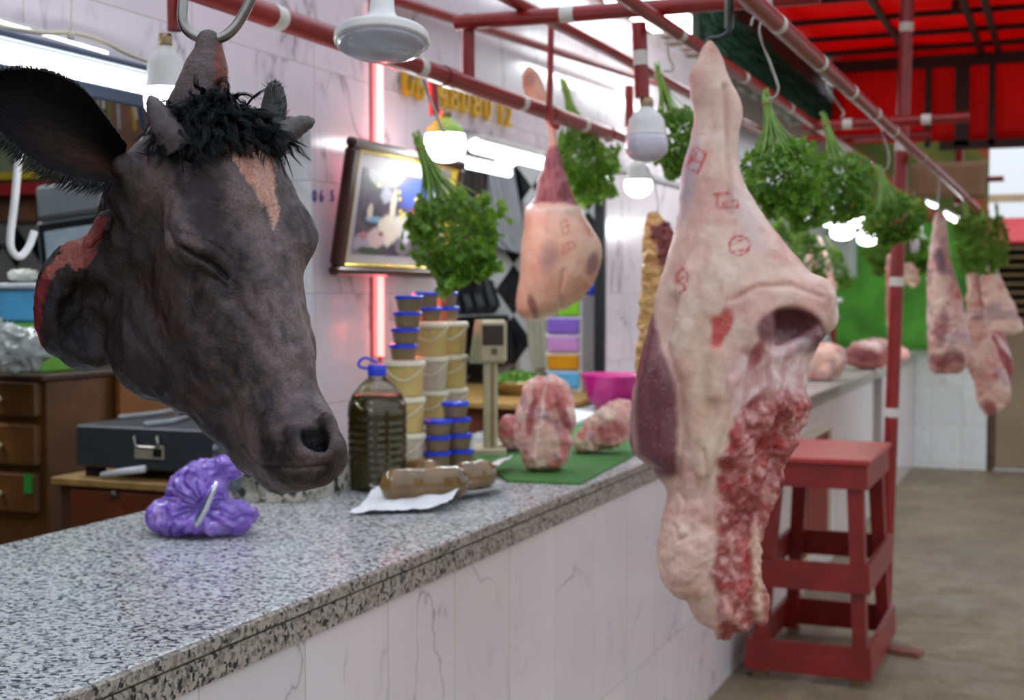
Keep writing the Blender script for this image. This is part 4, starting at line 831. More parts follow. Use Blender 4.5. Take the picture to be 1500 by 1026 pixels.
# ---- strip of dark meat and yellow fat behind the great leg
ST_ = [(312, 950, 966, 7, 0), (330, 944, 978, 12, 0), (360, 943, 986, 14, 0), (400, 942, 988, 13, 0), (430, 940, 975, 13, 0), (470, 937, 966, 12, 0), (510, 934, 955, 10, 0), (560, 932, 946, 6, 0), (575, 934, 940, 4, 0)]
def st_col(V, n):
    u, v = V[:, 0], V[:, 1]; C = np.tile(np.array(lin(122, 40, 40)), (len(V), 1)); fat = sstep(4, -4, u+5*fbm(V, 1/9., 2)-np.interp(v, [310, 340, 370, 400, 560], [944, 950, 958, 966, 970])-2); fat = np.maximum(fat, sstep(385, 400, v)*sstep(978, 966, u)*.9); fat = np.maximum(fat, sstep(345, 325, v)*ell_m(V[:, :2], (958, 322), (12, 10)))
    C = tint(C, sstep(.1, .6, fbm(V, 1/9., 3, 4))*.5, (84, 28, 36)); C = tint(C, fat*.9, (222, 180, 112)); C = tint(C, fat*sstep(.1, .5, fbm(V, 1/8., 2, 14))*.6, (196, 120, 84)); return C
carcass('fatty_strip', 'meat_strip', 'narrow dark red strip edged with lumpy yellow fat behind the large beef leg', 'meat', ST_, 4.9, 1.8, None, lambda V, n: 3.2*fbm(V, 1/11., 3)+2*ridge(V, 1/9., 2), st_col)
# ---- the far legs
def far_col(seed, base=(218, 178, 166), reds=()):
    def f(V, n):
        C = np.tile(np.array(lin(*base)), (len(V), 1)); k = fbm(V, 1/24., 4, seed); C = tint(C, sstep(.05, .6, k)*.5, (200, 128, 120)); C = tint(C, sstep(.1, .7, -k)*.6, (232, 212, 190)); C = tint(C, sstep(.25, .6, fbm(V, 1/16., 2, seed+9))*.5, (142, 124, 140)); C = tint(C, sstep(.4, .8, fbm(V, 1/12., 2, seed+19))*.5, (196, 76, 70))
        for c_, r_, a_, col, s_ in reds: C = tint(C, ell_m(V[:, :2]+3*fbm(V, 1/8., 2)[:, None], c_, r_, a_, .3)*s_, col)
        return C
    return f
FA = [(308, 1372, 1382, 5, 0), (325, 1367, 1385, 9, 0), (350, 1366, 1387, 10, 0), (370, 1363, 1390, 14, 0), (410, 1361, 1398, 22, 0), (450, 1361, 1410, 28, 0), (500, 1362, 1417, 30, 0), (530, 1363, 1416, 26, 0), (546, 1366, 1408, 20, 0)]
fd = lambda s_: (lambda V, n: 1.8*fbm(V, 1/14., 3, s_)+1.2*ridge(V, 1/10., 2, s_))
carcass('hind_leg', 'leg_meat', 'slim pale leg of meat with purple bruising hanging right of the red post', 'meat', FA, 6.9, 1.8, None, fd(2), far_col(3, reds=(((1373, 385), (7, 20), -8, (92, 78, 100), .8), ((1396, 432), (5, 6), 0, (200, 70, 60), .8), ((1372, 480), (8, 30), 5, (130, 60, 76), .7), ((1384, 530), (22, 18), 0, (120, 44, 50), .85), ((1392, 540), (16, 9), 0, (210, 150, 140), .8))))
FB = [(392, 1416, 1428, 6, 0), (420, 1418, 1436, 9, 0), (460, 1416, 1442, 11, 0), (500, 1414, 1452, 14, 0), (530, 1415, 1464, 17, 0), (560, 1428, 1476, 18, 0), (590, 1434, 1478, 16, 0), (608, 1440, 1462, 9, 0)]
carcass('shoulder', 'shoulder_meat', 'lowest hanging shoulder with a dark red end at the far right', 'meat', FB, 7.4, 1.8, None, fd(5), far_col(12, (206, 164, 146), reds=(((1446, 598), (8, 12), -20, (150, 60, 66), .8), ((1432, 420), (4, 40), -5, (150, 60, 60), .8))))
FC = [(385, 1442, 1456, 6, 0), (410, 1437, 1466, 10, 0), (440, 1434, 1480, 14, 0), (465, 1434, 1492, 16, 0), (484, 1438, 1499, 16, 0), (492, 1452, 1484, 12, 0)]
carcass('rib_section', 'rib_meat', 'wide pale rib section with red flecks at the right picture edge', 'meat', FC, 7.8, 1.8, None, fd(8), far_col(22, (228, 200, 180)))
FE = [(488, 1452, 1470, 6, 0), (505, 1452, 1476, 9, 0), (530, 1456, 1483, 10, 0), (552, 1468, 1482, 8, 0), (568, 1474, 1480, 4, 0)]
carcass('rib_piece', 'rib_meat', 'dark red rib piece with a white bone hanging below the rib section', 'meat', FE, 7.7, 1.6, None, fd(9), far_col(32, (150, 60, 66), reds=(((1468, 508), (3, 22), -35, (230, 220, 214), .9),)))
FF = [(355, 1186, 1190, 4, 0), (380, 1180, 1196, 9, 0), (400, 1178, 1200, 12, 0), (424, 1180, 1202, 10, 0)]
carcass('hanging_joint', 'joint_meat', 'small pale joint hanging between the long parsley bunches', 'meat', FF, 7.6, 2, None, fd(11), far_col(42, (226, 186, 176)))
FG = [(345, 1196, 1202, 4, 0), (375, 1203, 1212, 6, 0), (400, 1208, 1220, 8, 0), (425, 1210, 1224, 8, 0), (440, 1212, 1220, 5, 0)]
carcass('hanging_joint', 'joint_meat', 'thin pale joint hanging right of the middle long parsley bunch', 'meat', FG, 8.0, 2, None, fd(12), far_col(52, (224, 188, 180)))
FH = [(385, 1322, 1336, 7, 0), (396, 1320, 1344, 9, 0), (410, 1322, 1345, 9, 0), (422, 1330, 1340, 5, 0)]
carcass('suet_lump', 'fat_lump', 'lump of pale fat hanging just right of the red post', 'meat', FH, 8.5, 1.5, None, lambda V, n: 3*fbm(V, 1/6., 3), far_col(62, (228, 206, 170)))
FI = [(372, 1300, 1308, 6, 0), (400, 1297, 1312, 9, 0), (440, 1299, 1313, 10, 0), (480, 1300, 1310, 8, 0), (500, 1302, 1308, 4, 0)]
carcass('dark_strip', 'meat_strip', 'dark pink strip hanging behind the red post', 'meat', FI, 7.5, 1.5, None, lambda V, n: 2*fbm(V, 1/8., 3), far_col(72, (176, 104, 96)))
# ---- cuts lying on the worktops
def block(name, label, prof, D, base_y, seed, base, reds=(), amp=1, ex=2.3):
    """a cut lying or standing on a worktop: dropped so that its underside touches"""
    EX[0] = ex
    t = carcass(name, 'meat', label, 'meat', prof, D, 1.8, None, lambda V, n: amp*(2.6*fbm(V, 1/18., 3, seed)+2.2*ridge(V*np.array([1, .4, 1]), 1/15., 2, seed)), far_col(seed, base, reds))
    EX[0] = 2.3
    ch = t.children[0]; zs = [v.co.z for v in ch.data.vertices]; dz = base_y-(t.location.z+np.percentile(zs, .2)); t.location.z += dz; return t
block('beef_cut', 'pink fatty cut standing upright at the front of the green mat', [(574, 785, 812, 14, 0), (584, 772, 826, 22, 0), (604, 765, 836, 28, 0), (630, 757, 840, 30, 0), (660, 757, 836, 30, 0), (690, 768, 830, 28, 0), (706, 772, 826, 26, 0)], 3.95, .986, 5, (216, 166, 156), (((805, 600), (24, 20), 10, (206, 106, 96), .8), ((778, 628), (5, 30), 12, (148, 56, 62), .9), ((822, 622), (7, 30), -20, (150, 60, 66), .9), ((800, 668), (20, 24), 0, (214, 176, 154), .8), ((826, 672), (7, 26), 0, (190, 90, 90), .7), ((790, 640), (3, 60), 8, (232, 200, 186), .8)), 1.2, 3.6)
block('beef_cut', 'long marbled cut with pale shank lying at the right end of the green mat', [(606, 900, 924, 16, 0), (618, 880, 926, 22, 0), (636, 862, 928, 26, 0), (654, 846, 926, 26, 0), (668, 836, 915, 24, 0), (678, 842, 880, 18, 0)], 4.4, .986, 9, (214, 160, 148), (((895, 650), (26, 14), -15, (168, 76, 80), .7), ((850, 668), (18, 7), 15, (232, 206, 180), .8)), 1.1)
block('beef_cut', 'small dark red cut behind the upright cut on the mat', [(612, 738, 756, 10, 0), (624, 731, 762, 16, 0), (640, 730, 764, 18, 0), (655, 738, 764, 15, 0), (661, 742, 760, 10, 0)], 4.45, .986, 13, (176, 82, 84))
block('beef_cut', 'pale pink cut on the far worktop nearest the beef leg', [(494, 1196, 1216, 12, 0), (504, 1186, 1232, 18, 0), (518, 1182, 1238, 20, 0), (534, 1184, 1232, 18, 0), (546, 1190, 1216, 14, 0)], 8.1, .981, 17, (224, 180, 166))
block('beef_cut', 'dark red cut with white fat on the far worktop beside the post', [(482, 1262, 1296, 10, 0), (492, 1248, 1306, 16, 0), (505, 1236, 1308, 18, 0), (516, 1238, 1300, 16, 0), (524, 1248, 1290, 12, 0)], 9.3, .981, 21, (196, 120, 118), (((1264, 508), (24, 9), 12, (120, 46, 56), .85), ((1275, 492), (22, 7), 5, (230, 208, 200), .8)))
block('beef_cut', 'small pink cut on the far worktop behind the post', [(484, 1300, 1320, 8, 0), (496, 1300, 1328, 12, 0), (508, 1302, 1326, 10, 0)], 10.2, .981, 27, (222, 170, 160))
# ================================================================ parsley bunches and their hooks
m, nt, b = new_mat('parsley_leaf'); oi = N(nt, 'ShaderNodeObjectInfo'); v = pos(nt); n1 = noise(nt, v, 26, 3); at = N(nt, 'ShaderNodeAttribute', attribute_name='Col')
c = mix(nt, ramp(nt, n1, [(.3, 0.0), (.7, 1.0)]), lin(52, 98, 32), lin(136, 172, 66)); c = mix(nt, 1.0, c, at.outputs['Color'], 'MULTIPLY'); L(nt, c, b.inputs['Base Color']); b.inputs['Roughness'].default_value = .38
tl = N(nt, 'ShaderNodeBsdfTranslucent'); c2 = mix(nt, .5, c, lin(130, 190, 40)); L(nt, c2, tl.inputs[0]); ms = N(nt, 'ShaderNodeMixShader'); ms.inputs[0].default_value = .42; L(nt, b.outputs[0], ms.inputs[1]); L(nt, tl.outputs[0], ms.inputs[2]); L(nt, ms.outputs[0], nt.nodes['Material Output'].inputs[0]); LEAF = m
STEM = mat('parsley_stem', lin(124, 160, 70), .4, var=.3, vs=30); BAND = mat('rubber_band', lin(176, 140, 80), .5)
def parsley(seed, ht, wd, nl, lean=0.0, long_=False, stemf=.48):
    """tie at the origin, bunch hanging down"""
    r = random.Random(seed); t = thing('parsley_bunch', 'x', 'herb', (0, 0, 0)); st = MB(); lv, lf, lc = [], [], []
    for k in range(46):
        a = r.uniform(0, 6.28); rr = r.uniform(0, .012); sp = r.uniform(.1, 1)**.6; p0 = Vector((rr*math.cos(a), rr*math.sin(a), r.uniform(0, .012))); e = Vector((math.cos(a)*wd*.42*sp, math.sin(a)*wd*.42*sp, -ht*r.uniform(stemf, .62)))
        mid_ = Vector((e.x*.28, e.y*.28, e.z*.5)); st.tube(curve([p0, mid_, e], 4), [.0028]*5+[.0021]*3+[.0014], 5)
    for k in range(10): a = r.uniform(0, 6.28); st.tube([(.009*math.cos(a), .009*math.sin(a), 0), (.011*math.cos(a), .011*math.sin(a), r.uniform(.012, .03))], .0022, 5)
    st.build('stems', STEM, t, smooth=True)
    MB().tube([(.017*math.cos(i*.3927), .017*math.sin(i*.3927), -.02) for i in range(16)], .0022, 6, closed=True).build('tie_band', BAND, t, smooth=True)
    for k in range(nl):
        # leaf sprays fill a rounded crown
        a = r.uniform(0, 6.28); h = r.uniform(0, 1)**.85; z = -ht*(stemf*.82+(1-stemf*.82)*h); prof = math.sin(min(1, (h*1.15+.12))*math.pi*.86)**.7 if not long_ else (.55+.45*math.sin(h*3.1)); rr = wd*.5*prof*(r.uniform(.1, 1.08)**.5)*(1+.2*math.sin(a*3+seed)+.12*math.sin(a*5+h*9))
        c_ = Vector((rr*math.cos(a), rr*math.sin(a), z)); out = Vector((math.cos(a), math.sin(a), -.9+r.uniform(-.6, .7))).normalized(); sz = r.uniform(.014, .028)*(1 if not long_ else .75)
        up_ = Vector((r.uniform(-1, 1), r.uniform(-1, 1), r.uniform(-.2, 1))); n = (up_-out*up_.dot(out)).normalized(); s_ = out.cross(n); tone = r.uniform(.55, 1.25)*(1.35 if r.random() < .12 else 1)
        for j, (ang, k_) in enumerate(((0, 1.0), (.95, .8), (-.95, .8))):
            d = out*math.cos(ang)+s_*math.sin(ang); q = n.cross(d).normalized(); o_ = c_+d*sz*.15; n0 = len(lv); dr_ = -n*sz*.12
            out2 = [(0, 0), (.35, .26), (.5, .52), (.72, .34), (.85, .44), (1.05, .12), (1.25, 0), (1.05, -.12), (.85, -.44), (.72, -.34), (.5, -.52), (.35, -.26)]
            for (x, y) in out2: lv.append(tuple(o_+d*x*sz*k_+q*y*sz*k_+n*(abs(y)*.35*sz)+dr_*x*x)); lc.append((tone, tone, tone*.9))
            lv.append(tuple(o_+d*.6*sz*k_-n*.05*sz)); lc.append((tone*.9, tone*.9, tone*.8))
            for i in range(12): lf.append((n0+12, n0+i, n0+(i+1) % 12))
        st2 = None
    mesh_obj('leaves', lv, lf, LEAF, t, cols=np.array(lc)); return t
PR = [parsley(1, .38, .25, 520), parsley(2, .36, .24, 480), parsley(5, .42, .13, 420, long_=True, stemf=.2)]
used = set()
def put_parsley(k, px, py, D, px1, py1, wpx, label, group):
    """tie seen at px,py; tip of the bunch at px1,py1; crown wpx wide"""
    src = PR[k]; o = src if k not in used else copy_tree(src); used.add(k); h0, w0 = ((.38, .25), (.36, .24), (.42, .13))[k]
    a, b_ = P(px, py, D), P(px1, py1, D); ln = (b_-a).length; o.location = a; z = (a-b_).normalized(); x = Vector((0, 1, 0)).cross(z).normalized(); y = z.cross(x)
    M = Matrix((x, y, z)).transposed(); M = M @ Matrix.Rotation(px*.7, 3, 'Z'); o.rotation_euler = M.to_euler(); o.scale = (wpx*D/FP/w0, wpx*D/FP/w0, ln/h0); tag(o, label, 'herb', group); return o
G1 = 'parsley bunches on the red rails'
put_parsley(0, 613, 206, 3.9, 690, 408, 132, 'bright green parsley bunch hanging in front of the framed picture', G1)
put_parsley(1, 826, 122, 5.2, 872, 290, 88, 'parsley bunch hanging behind the small tan leg', G1)
put_parsley(1, 964, 102, 4.3, 1000, 252, 82, 'parsley bunch half hidden by the top of the large beef leg', G1)
put_parsley(0, 1122, 142, 3.2, 1150, 310, 112, 'parsley bunch directly right of the large beef leg top', G1)
put_parsley(1, 1208, 174, 4.1, 1250, 316, 84, 'middle parsley bunch of the right rail, left of the aisle post', G1)
put_parsley(0, 1288, 248, 5.1, 1322, 352, 90, 'parsley bunch crossing in front of the red aisle post', G1)
put_parsley(1, 1150, 210, 4.9, 1190, 330, 84, 'darker parsley bunch behind the two bunches on the right rail', G1)
G2 = 'long parsley bunches in the far stall'
put_parsley(2, 1138, 308, 7.0, 1150, 400, 32, 'leftmost long parsley bunch in the far stall', G2)
put_parsley(2, 1166, 318, 7.2, 1196, 424, 40, 'longest parsley bunch in the far stall beside a pale joint', G2)
put_parsley(2, 1212, 352, 7.6, 1240, 420, 24, 'small long parsley bunch beside the pale grey cabinet', G2)
G3 = 'long parsley bunches at the far right'
put_parsley(2, 1414, 300, 6.6, 1424, 398, 42, 'long parsley bunch above the lowest shoulder at the far right', G3)
put_parsley(2, 1440, 306, 6.8, 1446, 400, 36, 'middle long parsley bunch at the far right', G3)
put_parsley(2, 1460, 302, 7.2, 1467, 388, 26, 'rightmost long parsley bunch near the picture edge', G3)
put_parsley(1, 1290, 300, 8.6, 1296, 400, 62, 'blurred parsley bunch far behind the aisle post on its left', G3)
put_parsley(0, 1345, 318, 9.0, 1342, 398, 56, 'blurred parsley bunch far behind the aisle post on its right', G3)
# hooks
def hook(pts, D, label, r=.0032, m=None, cat='hook', group='wire hooks on the red rails'):
    if isinstance(D, (int, float)): D = [D]*len(pts)
    w = [P(x, y, d) for (x, y), d in zip(pts, D)]; o = MB().tube(curve(w, 6), r, 8).build('wire_hook', m or ST, None, smooth=True, base=tuple(w[0])); tag(o, label, cat, group); return o
hook([(606, 118), (604, 104), (612, 98), (618, 110), (628, 140), (640, 170), (652, 198), (655, 206), (650, 210), (642, 204)], 3.75, 'straight bright wire hook beside the lit bulb above the picture', .004)
hook([(1100, 38), (1104, 26), (1114, 30), (1112, 46), (1118, 66), (1128, 92), (1138, 120), (1140, 130), (1136, 142), (1126, 146)], 3.15, 'bright bent wire hook holding the parsley right of the beef leg', .0032)
hook([(1212, 104), (1216, 110), (1210, 118), (1214, 134), (1226, 150), (1236, 166), (1232, 172)], 4.1, 'wire hook on the rail above the middle parsley bunch')
hook([(1286, 172), (1290, 182), (1294, 200), (1302, 226), (1300, 246), (1290, 250)], 5.0, 'thin wire hook holding the parsley before the aisle post')
hook([(978, 60), (980, 84), (986, 96), (984, 104), (972, 104)], 4.3, 'small wire hook holding the half hidden parsley')
hook([(1374, 250), (1376, 262), (1374, 290), (1375, 308), (1380, 316)], 6.9, 'steel hook holding the slim bruised leg')
hook([(943, 238), (956, 262), (964, 296), (962, 318)], 4.9, 'thin wire holding the dark strip with yellow fat', .002)
hook([(804, 14), (808, 22), (807, 60), (806, 120), (805, 168), (810, 182), (820, 186)], 4.42, 'long dark red hook rod crossing before the foot of the small leg', .011, RED)
bh = thing('meat_hook', 'heavy grey steel J hook carrying the large beef leg', 'hook', tuple(P(1068, 0, 2.75)))
pts = [P(x, y, 2.8) for x, y in ((1070, -40), (1070, 10), (1069, 40), (1064, 50), (1052, 56), (1040, 58), (1034, 66), (1036, 80))]
MB().tube(curve(pts, 6), .006, 10).build('hook_rod', mat('dark_steel', lin(60, 60, 62), .4, metal=.8), bh, smooth=True)
a, b_ = P(1068, -45, 2.8), P(1068, 42, 2.8); MB().bar(a, b_, .004, .019, up=tuple(RT), bev=.001).build('flat_bar', mat('grey_bar', lin(128, 122, 116), .45, metal=.4), bh)
# ================================================================ lamps
CAP = mat('lamp_white_plastic', lin(214, 212, 208), .35); BRASS = mat('lamp_cap', lin(150, 130, 100), .35, metal=.8)
GLOW = emis('lit_diffuser', (.93, .97, 1.0), 10); TUBEG = emis('lit_tube', (.9, .96, 1.0), 6); GREYD = mat('unlit_diffuser', lin(196, 190, 202), .22, coat=.5)
def point(p, e, col=(.95, .97, 1.0), r=.04):
    l = bpy.data.lights.new('bulb_light', 'POINT'); l.energy = e; l.color = col; l.shadow_soft_size = r; o = bpy.data.objects.new('bulb_light', l); COL.objects.link(o); o.location = p; return o
def bulb(px, py, D, R, hpx, label, lit=True, fr=.55, group=None, pend=0, body=CAP, e=0):
    """px,py: middle of the bulb; R half width and hpx height in picture units"""
    c = P(px, py, D); s = D/FP; r = R*s; h = hpx*s; t = thing('light_bulb', label, 'lamp', tuple(c-Vector((0, 0, h/2))), 0, group); z0 = c.z-h/2
    b0 = Vector((c.x, c.y, z0)); k = h*fr
    MB().lathe(b0, [(r*.02, 0), (r*.45, h*.03), (r*.75, h*.1), (r*.95, h*.2), (r, h*.32), (r*.99, k*.8), (r*.95, k)], 32).build('diffuser', GLOW if lit else GREYD, t, smooth=True)
    MB().lathe(b0, [(r*.955, k), (r*.93, k+h*.02), (r*.88, k+h*.12), (r*.8, h*.78), (r*.6, h*.88), (r*.36, h*.95), (r*.3, h)], 32).build('housing', body, t, smooth=True)
    MB().lathe(b0, [(r*.3, h), (r*.33, h*1.02), (r*.3, h*1.05), (r*.33, h*1.08), (r*.3, h*1.11), (r*.28, h*1.16)], 20).build('screw_cap', BRASS, t, smooth=True)
    if pend: MB().tube([b0+Vector((0, 0, h*1.15)), b0+Vector((0, 0, h*1.15+pend*s))], .003, 8).build('flex', CAP, t, smooth=True)
    if lit and e: point(b0-Vector((0, 0, .05)), e, r=r)
    return t
# near round lamp, unlit
c = P(559, 60, 2.35); s_ = 2.35/FP; t = thing('round_lamp', 'wide round unlit white lamp hanging in front of the thick red pipe', 'lamp', tuple(c)); ax = (UP*.985+FW*.17).normalized(); c = c-ax*.012
MB().lathe(c, [(.001, -.012), (.03, -.0115), (.055, -.008), (.072, -.001), (.077, .006)], 48, ax).build('diffuser', mat('lamp_grey_diffuser', lin(176, 178, 190), .25, coat=.6), t, smooth=True)
MB().lathe(c, [(.077, .006), (.081, .008), (.0815, .022), (.078, .026), (.064, .032), (.045, .039), (.03, .050), (.022, .064), (.019, .10), (.018, .16)], 48, ax).build('housing', CAP, t, smooth=True)
MB().lathe(c, [(.0818, .0085), (.0824, .012), (.0818, .0155)], 48, ax, caps=False).build('rim', CAP, t, smooth=True)
MB().tube([c+ax*.158, c+ax*.19+Vector((0, 0, .1))], .012, 12).build('screw_cap', BRASS, t, smooth=True)
a = math.radians(200); mk = MB(); u_ = ax.orthogonal().normalized(); w_ = ax.cross(u_)
def rimpt(ang, z, r): return c+ax*z+(RT*math.cos(ang)-FW*math.sin(ang))*r
for i in range(5):
    a0 = math.radians(198+i*7); a1 = math.radians(205+i*7); mk.add([rimpt(-a0+math.pi*0, .010, .0826), rimpt(-a1, .010, .0826), rimpt(-a1, .020, .0822), rimpt(-a0, .020, .0822)], [(0, 1, 2, 3)])
bulb(243, 124, 2.75, 32, 112, 'lit bulb behind the near horn of the cow head', True, .45, e=3)
bulb(947, 198, 3.7, 32, 82, 'large unlit white bulb hanging left of the beef leg', False, .5)
pipe(P(936, 34, 3.7), P(941, 144, 3.7), .02, 'short vertical red pipe with a white band above the large unlit bulb', [.47])
bulb(935, 262, 5.6, 20, 54, 'small lit bulb with vented housing below the large unlit bulb', True, .45, e=2)
for i in range(12): pass
bulb(652, 205, 4.35, 30, 66, 'lit bulb glowing behind the stems of the nearest parsley bunch', True, .62, body=mat('lime_housing', lin(150, 196, 70), .4), e=3)
pipe(P(636, 168, 4.35), P(634, 120, 4.35), .016, 'red pipe end above the lit bulb over the picture')
for px, py, D, R, h, lb in ((1234, 335, 7.8, 17, 34, 'wide lit bulb, leftmost of the far stall cluster'), (1257, 318, 7.5, 14, 30, 'lit bulb highest in the far stall cluster'), (1271, 345, 7.9, 15, 30, 'lit bulb lowest in the far stall cluster'), (880, 257, 5.8, 12, 18, 'small lit bulb under the parsley behind the small leg'), (1338, 358, 8.6, 8, 26, 'small dim bulb right of the red post top bunch')):
    bulb(px, py, D, R, h, lb, lb[:9] != 'small dim', .6, pend=60)
def strip(p0, p1, w, h, label, name='tube_light', m=TUBEG, e=0, dn=(0, 0, -1)):
    p0, p1 = Vector(p0), Vector(p1); t = thing(name, label, 'lamp', tuple((p0+p1)/2)); up = Vector((0, 0, 1)); MB().bar(p0+up*h*.55, p1+up*h*.55, w*1.3, h*.5, bev=.002).build('fitting', CAP, t)
    MB().tube([p0, p1], w*.5, 14).build('tube', m, t, smooth=True)
    if e:
        l = bpy.data.lights.new('tube_lamp', 'AREA'); l.shape = 'RECTANGLE'; l.size = (p1-p0).length; l.size_y = w; l.energy = e; l.color = (.9, .96, 1); o = bpy.data.objects.new('tube_lamp', l); COL.objects.link(o); z = Vector((0, 0, 1)); x = (p1-p0).normalized(); y = z.cross(x); o.matrix_world = Matrix.Translation((p0+p1)/2-up*w) @ Matrix((x, y, x.cross(y))).transposed().to_4x4()
    return t
# tube fixture along the top of the left opening: fitting with a silver reflector
tx = WX+.03; a, b_ = on(-160, 45, 0, tx), on(222, 128, 0, tx); a.z = b_.z = 1.985
t = thing('tube_light', 'long lit fluorescent fitting with grey housing along the top left opening', 'lamp', tuple((a+b_)/2))
MB().bar(a+Vector((0, 0, .035)), b_+Vector((0, 0, .035)), .09, .012, bev=.002).bar(a+Vector((.03, 0, .0)), b_+Vector((.03, 0, .0)), .008, .0).build('reflector', mat('grey_metal', lin(120, 130, 150), .35, metal=.5), t)
MB().bar(a+Vector((.045, 0, -.045)), b_+Vector((.045, 0, -.045)), .02, .03, bev=.003).bar(a+Vector((.045, 0, .03)), b_+Vector((.045, 0, .03)), .02, .012, bev=.003).build('housing', mat('dark_grey_metal', lin(62, 74, 92), .4, metal=.4), t)
MB().tube([a+Vector((.02, 0, 0)), b_+Vector((.02, 0, 0))], .022, 14).build('tube', TUBEG, t, smooth=True)
tb = strip(a+Vector((-.035, -.3, .09)), b_+Vector((-.035, -.12, .065)), .012, .012, 'thin lit tube above the long fitting at top left'); tb.name = 'tube_light'
o = MB().tube(curve([on(-10, 38, 0, WX+.02), on(60, 48, 0, WX+.03), on(105, 48, 0, WX+.03), on(150, 60, 0, WX+.03), on(185, 78, 0, WX+.03), on(222, 92, 0, WX+.03)], 8), .005, 8).build('cable', mat('cream_cable', lin(196, 186, 160), .5), smooth=True); tag(o, 'cream cable sagging over the tube fitting at top left', 'cable')
o = MB().tube([on(105, -6, 0, WX+.03), on(104, 46, 0, WX+.03)], .0016, 6).tube([on(104, 44, 0, WX+.03), on(103, 58, 0, WX+.03)], .008, 10).build('cord_with_weight', mat('pale_cord', lin(190, 180, 170), .6), smooth=True); tag(o, 'thin cord with a small weight hanging from the wall top', 'cord')
strip((WX+.03, 4.6, 2.04), (WX+.03, 5.6, 2.04), .055, .05, 'bright lit tube under the gold numerals over the shop opening', e=10)
strip((WX-.12, 4.5, 2.0), (WX-.12, 5.3, 2.0), .03, .04, 'thin lit tube inside the shop behind the bright tube')
bulb(742, 232, 5.3, 16, 26, 'small lit spot bulb at the edge of the shop opening', True, .5)
ll = thing('ceiling_light', 'bright square ceiling panel above the small leg', 'lamp', (-2.0, 6.4, 2.8)); MB().box((-1.99, 6.05, 2.842), (-1.72, 6.85, 2.858)).build('panel', emis('lit_panel', (.95, .98, 1), 5), ll)
ll = thing('ceiling_light', 'bright ceiling panel at the picture top left of the small leg', 'lamp', (-1.7, 5.8, 2.8)); MB().box((-1.98, 5.62, 2.842), (-1.6, 5.95, 2.858)).build('panel', emis('lit_panel', (.95, .98, 1), 5), ll)
strip((-1.62, 6.3, 2.74), (-1.62, 8.1, 2.74), .11, .06, 'long bright ceiling tube over the far counter left of the beef leg', e=20)
strip(P(1160, 316, 8.6), P(1218, 330, 8.6), .035, .03, 'row of small lights behind the beef leg'); strip(P(1384, 312, 9.5), P(1402, 322, 9.5), .05, .03, 'short bright lamp beside the slim bruised leg', e=10); strip(P(1355, 296, 9.8), P(1372, 302, 9.8), .035, .03, 'short bright lamp left of the slim bruised leg'); strip((-3.2, 9.2, 2.6), (-3.2, 11.4, 2.6), .05, .05, 'tube light inside the far stall', e=22)
# pink LED tube on the pillar
t = thing('led_tube', 'glowing pinkish red vertical tube on the wall behind the framed picture', 'lamp', (WX+.02, 3.9, 1.0)); q = on(557, 300, 0, WX+.02)
MB().tube([(WX+.02, q.y, 1.3), (WX+.02, q.y, 2.42)], .011, 12).build('tube', emis('pink_tube', (1.0, .25, .22), 2.6), t, smooth=True)
MB().box((WX, q.y-.03, 1.28), (WX+.006, q.y-.02, 2.45)).box((WX, q.y+.02, 1.28), (WX+.006, q.y+.035, 2.45)).build('channel', mat('red_channel', lin(190, 70, 66), .4), t)
l = bpy.data.lights.new('pink_light', 'AREA'); l.shape = 'RECTANGLE'; l.size = .02; l.size_y = 1.0; l.energy = 5; l.color = (1, .12, .14); o = bpy.data.objects.new('pink_light', l); COL.objects.link(o); o.location = (WX+.05, q.y, 1.85); o.rotation_euler = (math.pi/2, 0, -math.pi/2)
# ================================================================ red wooden stool
WR = mat('red_painted_wood', lin(122, 22, 20), .42, var=.25, vs=8, bumps=.3, bs=50); ft = mat('bare_wood', lin(120, 90, 66), .7)
T = thing('stool', 'tall red painted wooden stool standing beside the counter', 'stool', (-.88, 5.62, 0))
xa, xb, ya, yb = -1.085, -.685, 5.265, 5.93; XA, XB, YA, YB = -1.145, -.655, 5.235, 6.06; zt = .87
def cx(z, side): k = z/zt; return (XB*(1-k)+xb*k) if side > 0 else (XA*(1-k)+xa*k)
def cy(z, side): k = z/zt; return (YB*(1-k)+yb*k) if side > 0 else (YA*(1-k)+ya*k)
MB().box((xa-.01, ya-.015, zt-.022), (xb+.012, yb+.01, zt), .004).build('seat', mat('red_seat_wood', lin(160, 50, 46), .35, var=.12, vs=5, bumps=.2, bs=40), T)
for sx in (-1, 1):
    for sy in (-1, 1):
        z0, z1 = .028, zt-.022; w_ = .062; vs = []
        for z in (z0, z1):
            X, Y = cx(z, sx)-sx*.02, cy(z, sy)-sy*.02
            for dx, dy in ((0, 0), (-sx*w_*(.8 if z == z0 else 1), 0), (-sx*w_*(.8 if z == z0 else 1), -sy*w_), (0, -sy*w_)): vs.append((X+dx, Y+dy, z))
        fs = [(0, 1, 2, 3), (7, 6, 5, 4)]+[(i, i+4, (i+1) % 4+4, (i+1) % 4) for i in range(4)]
        lg = mesh_obj('leg', vs, fs if sx*sy > 0 else [f[::-1] for f in fs], WR, T)
        X, Y = cx(.03, sx)-sx*.03, cy(.03, sy)-sy*.03; MB().box((X, Y, 0), (X-sx*.05, Y-sy*.05, .03)).build('foot', ft, lg)
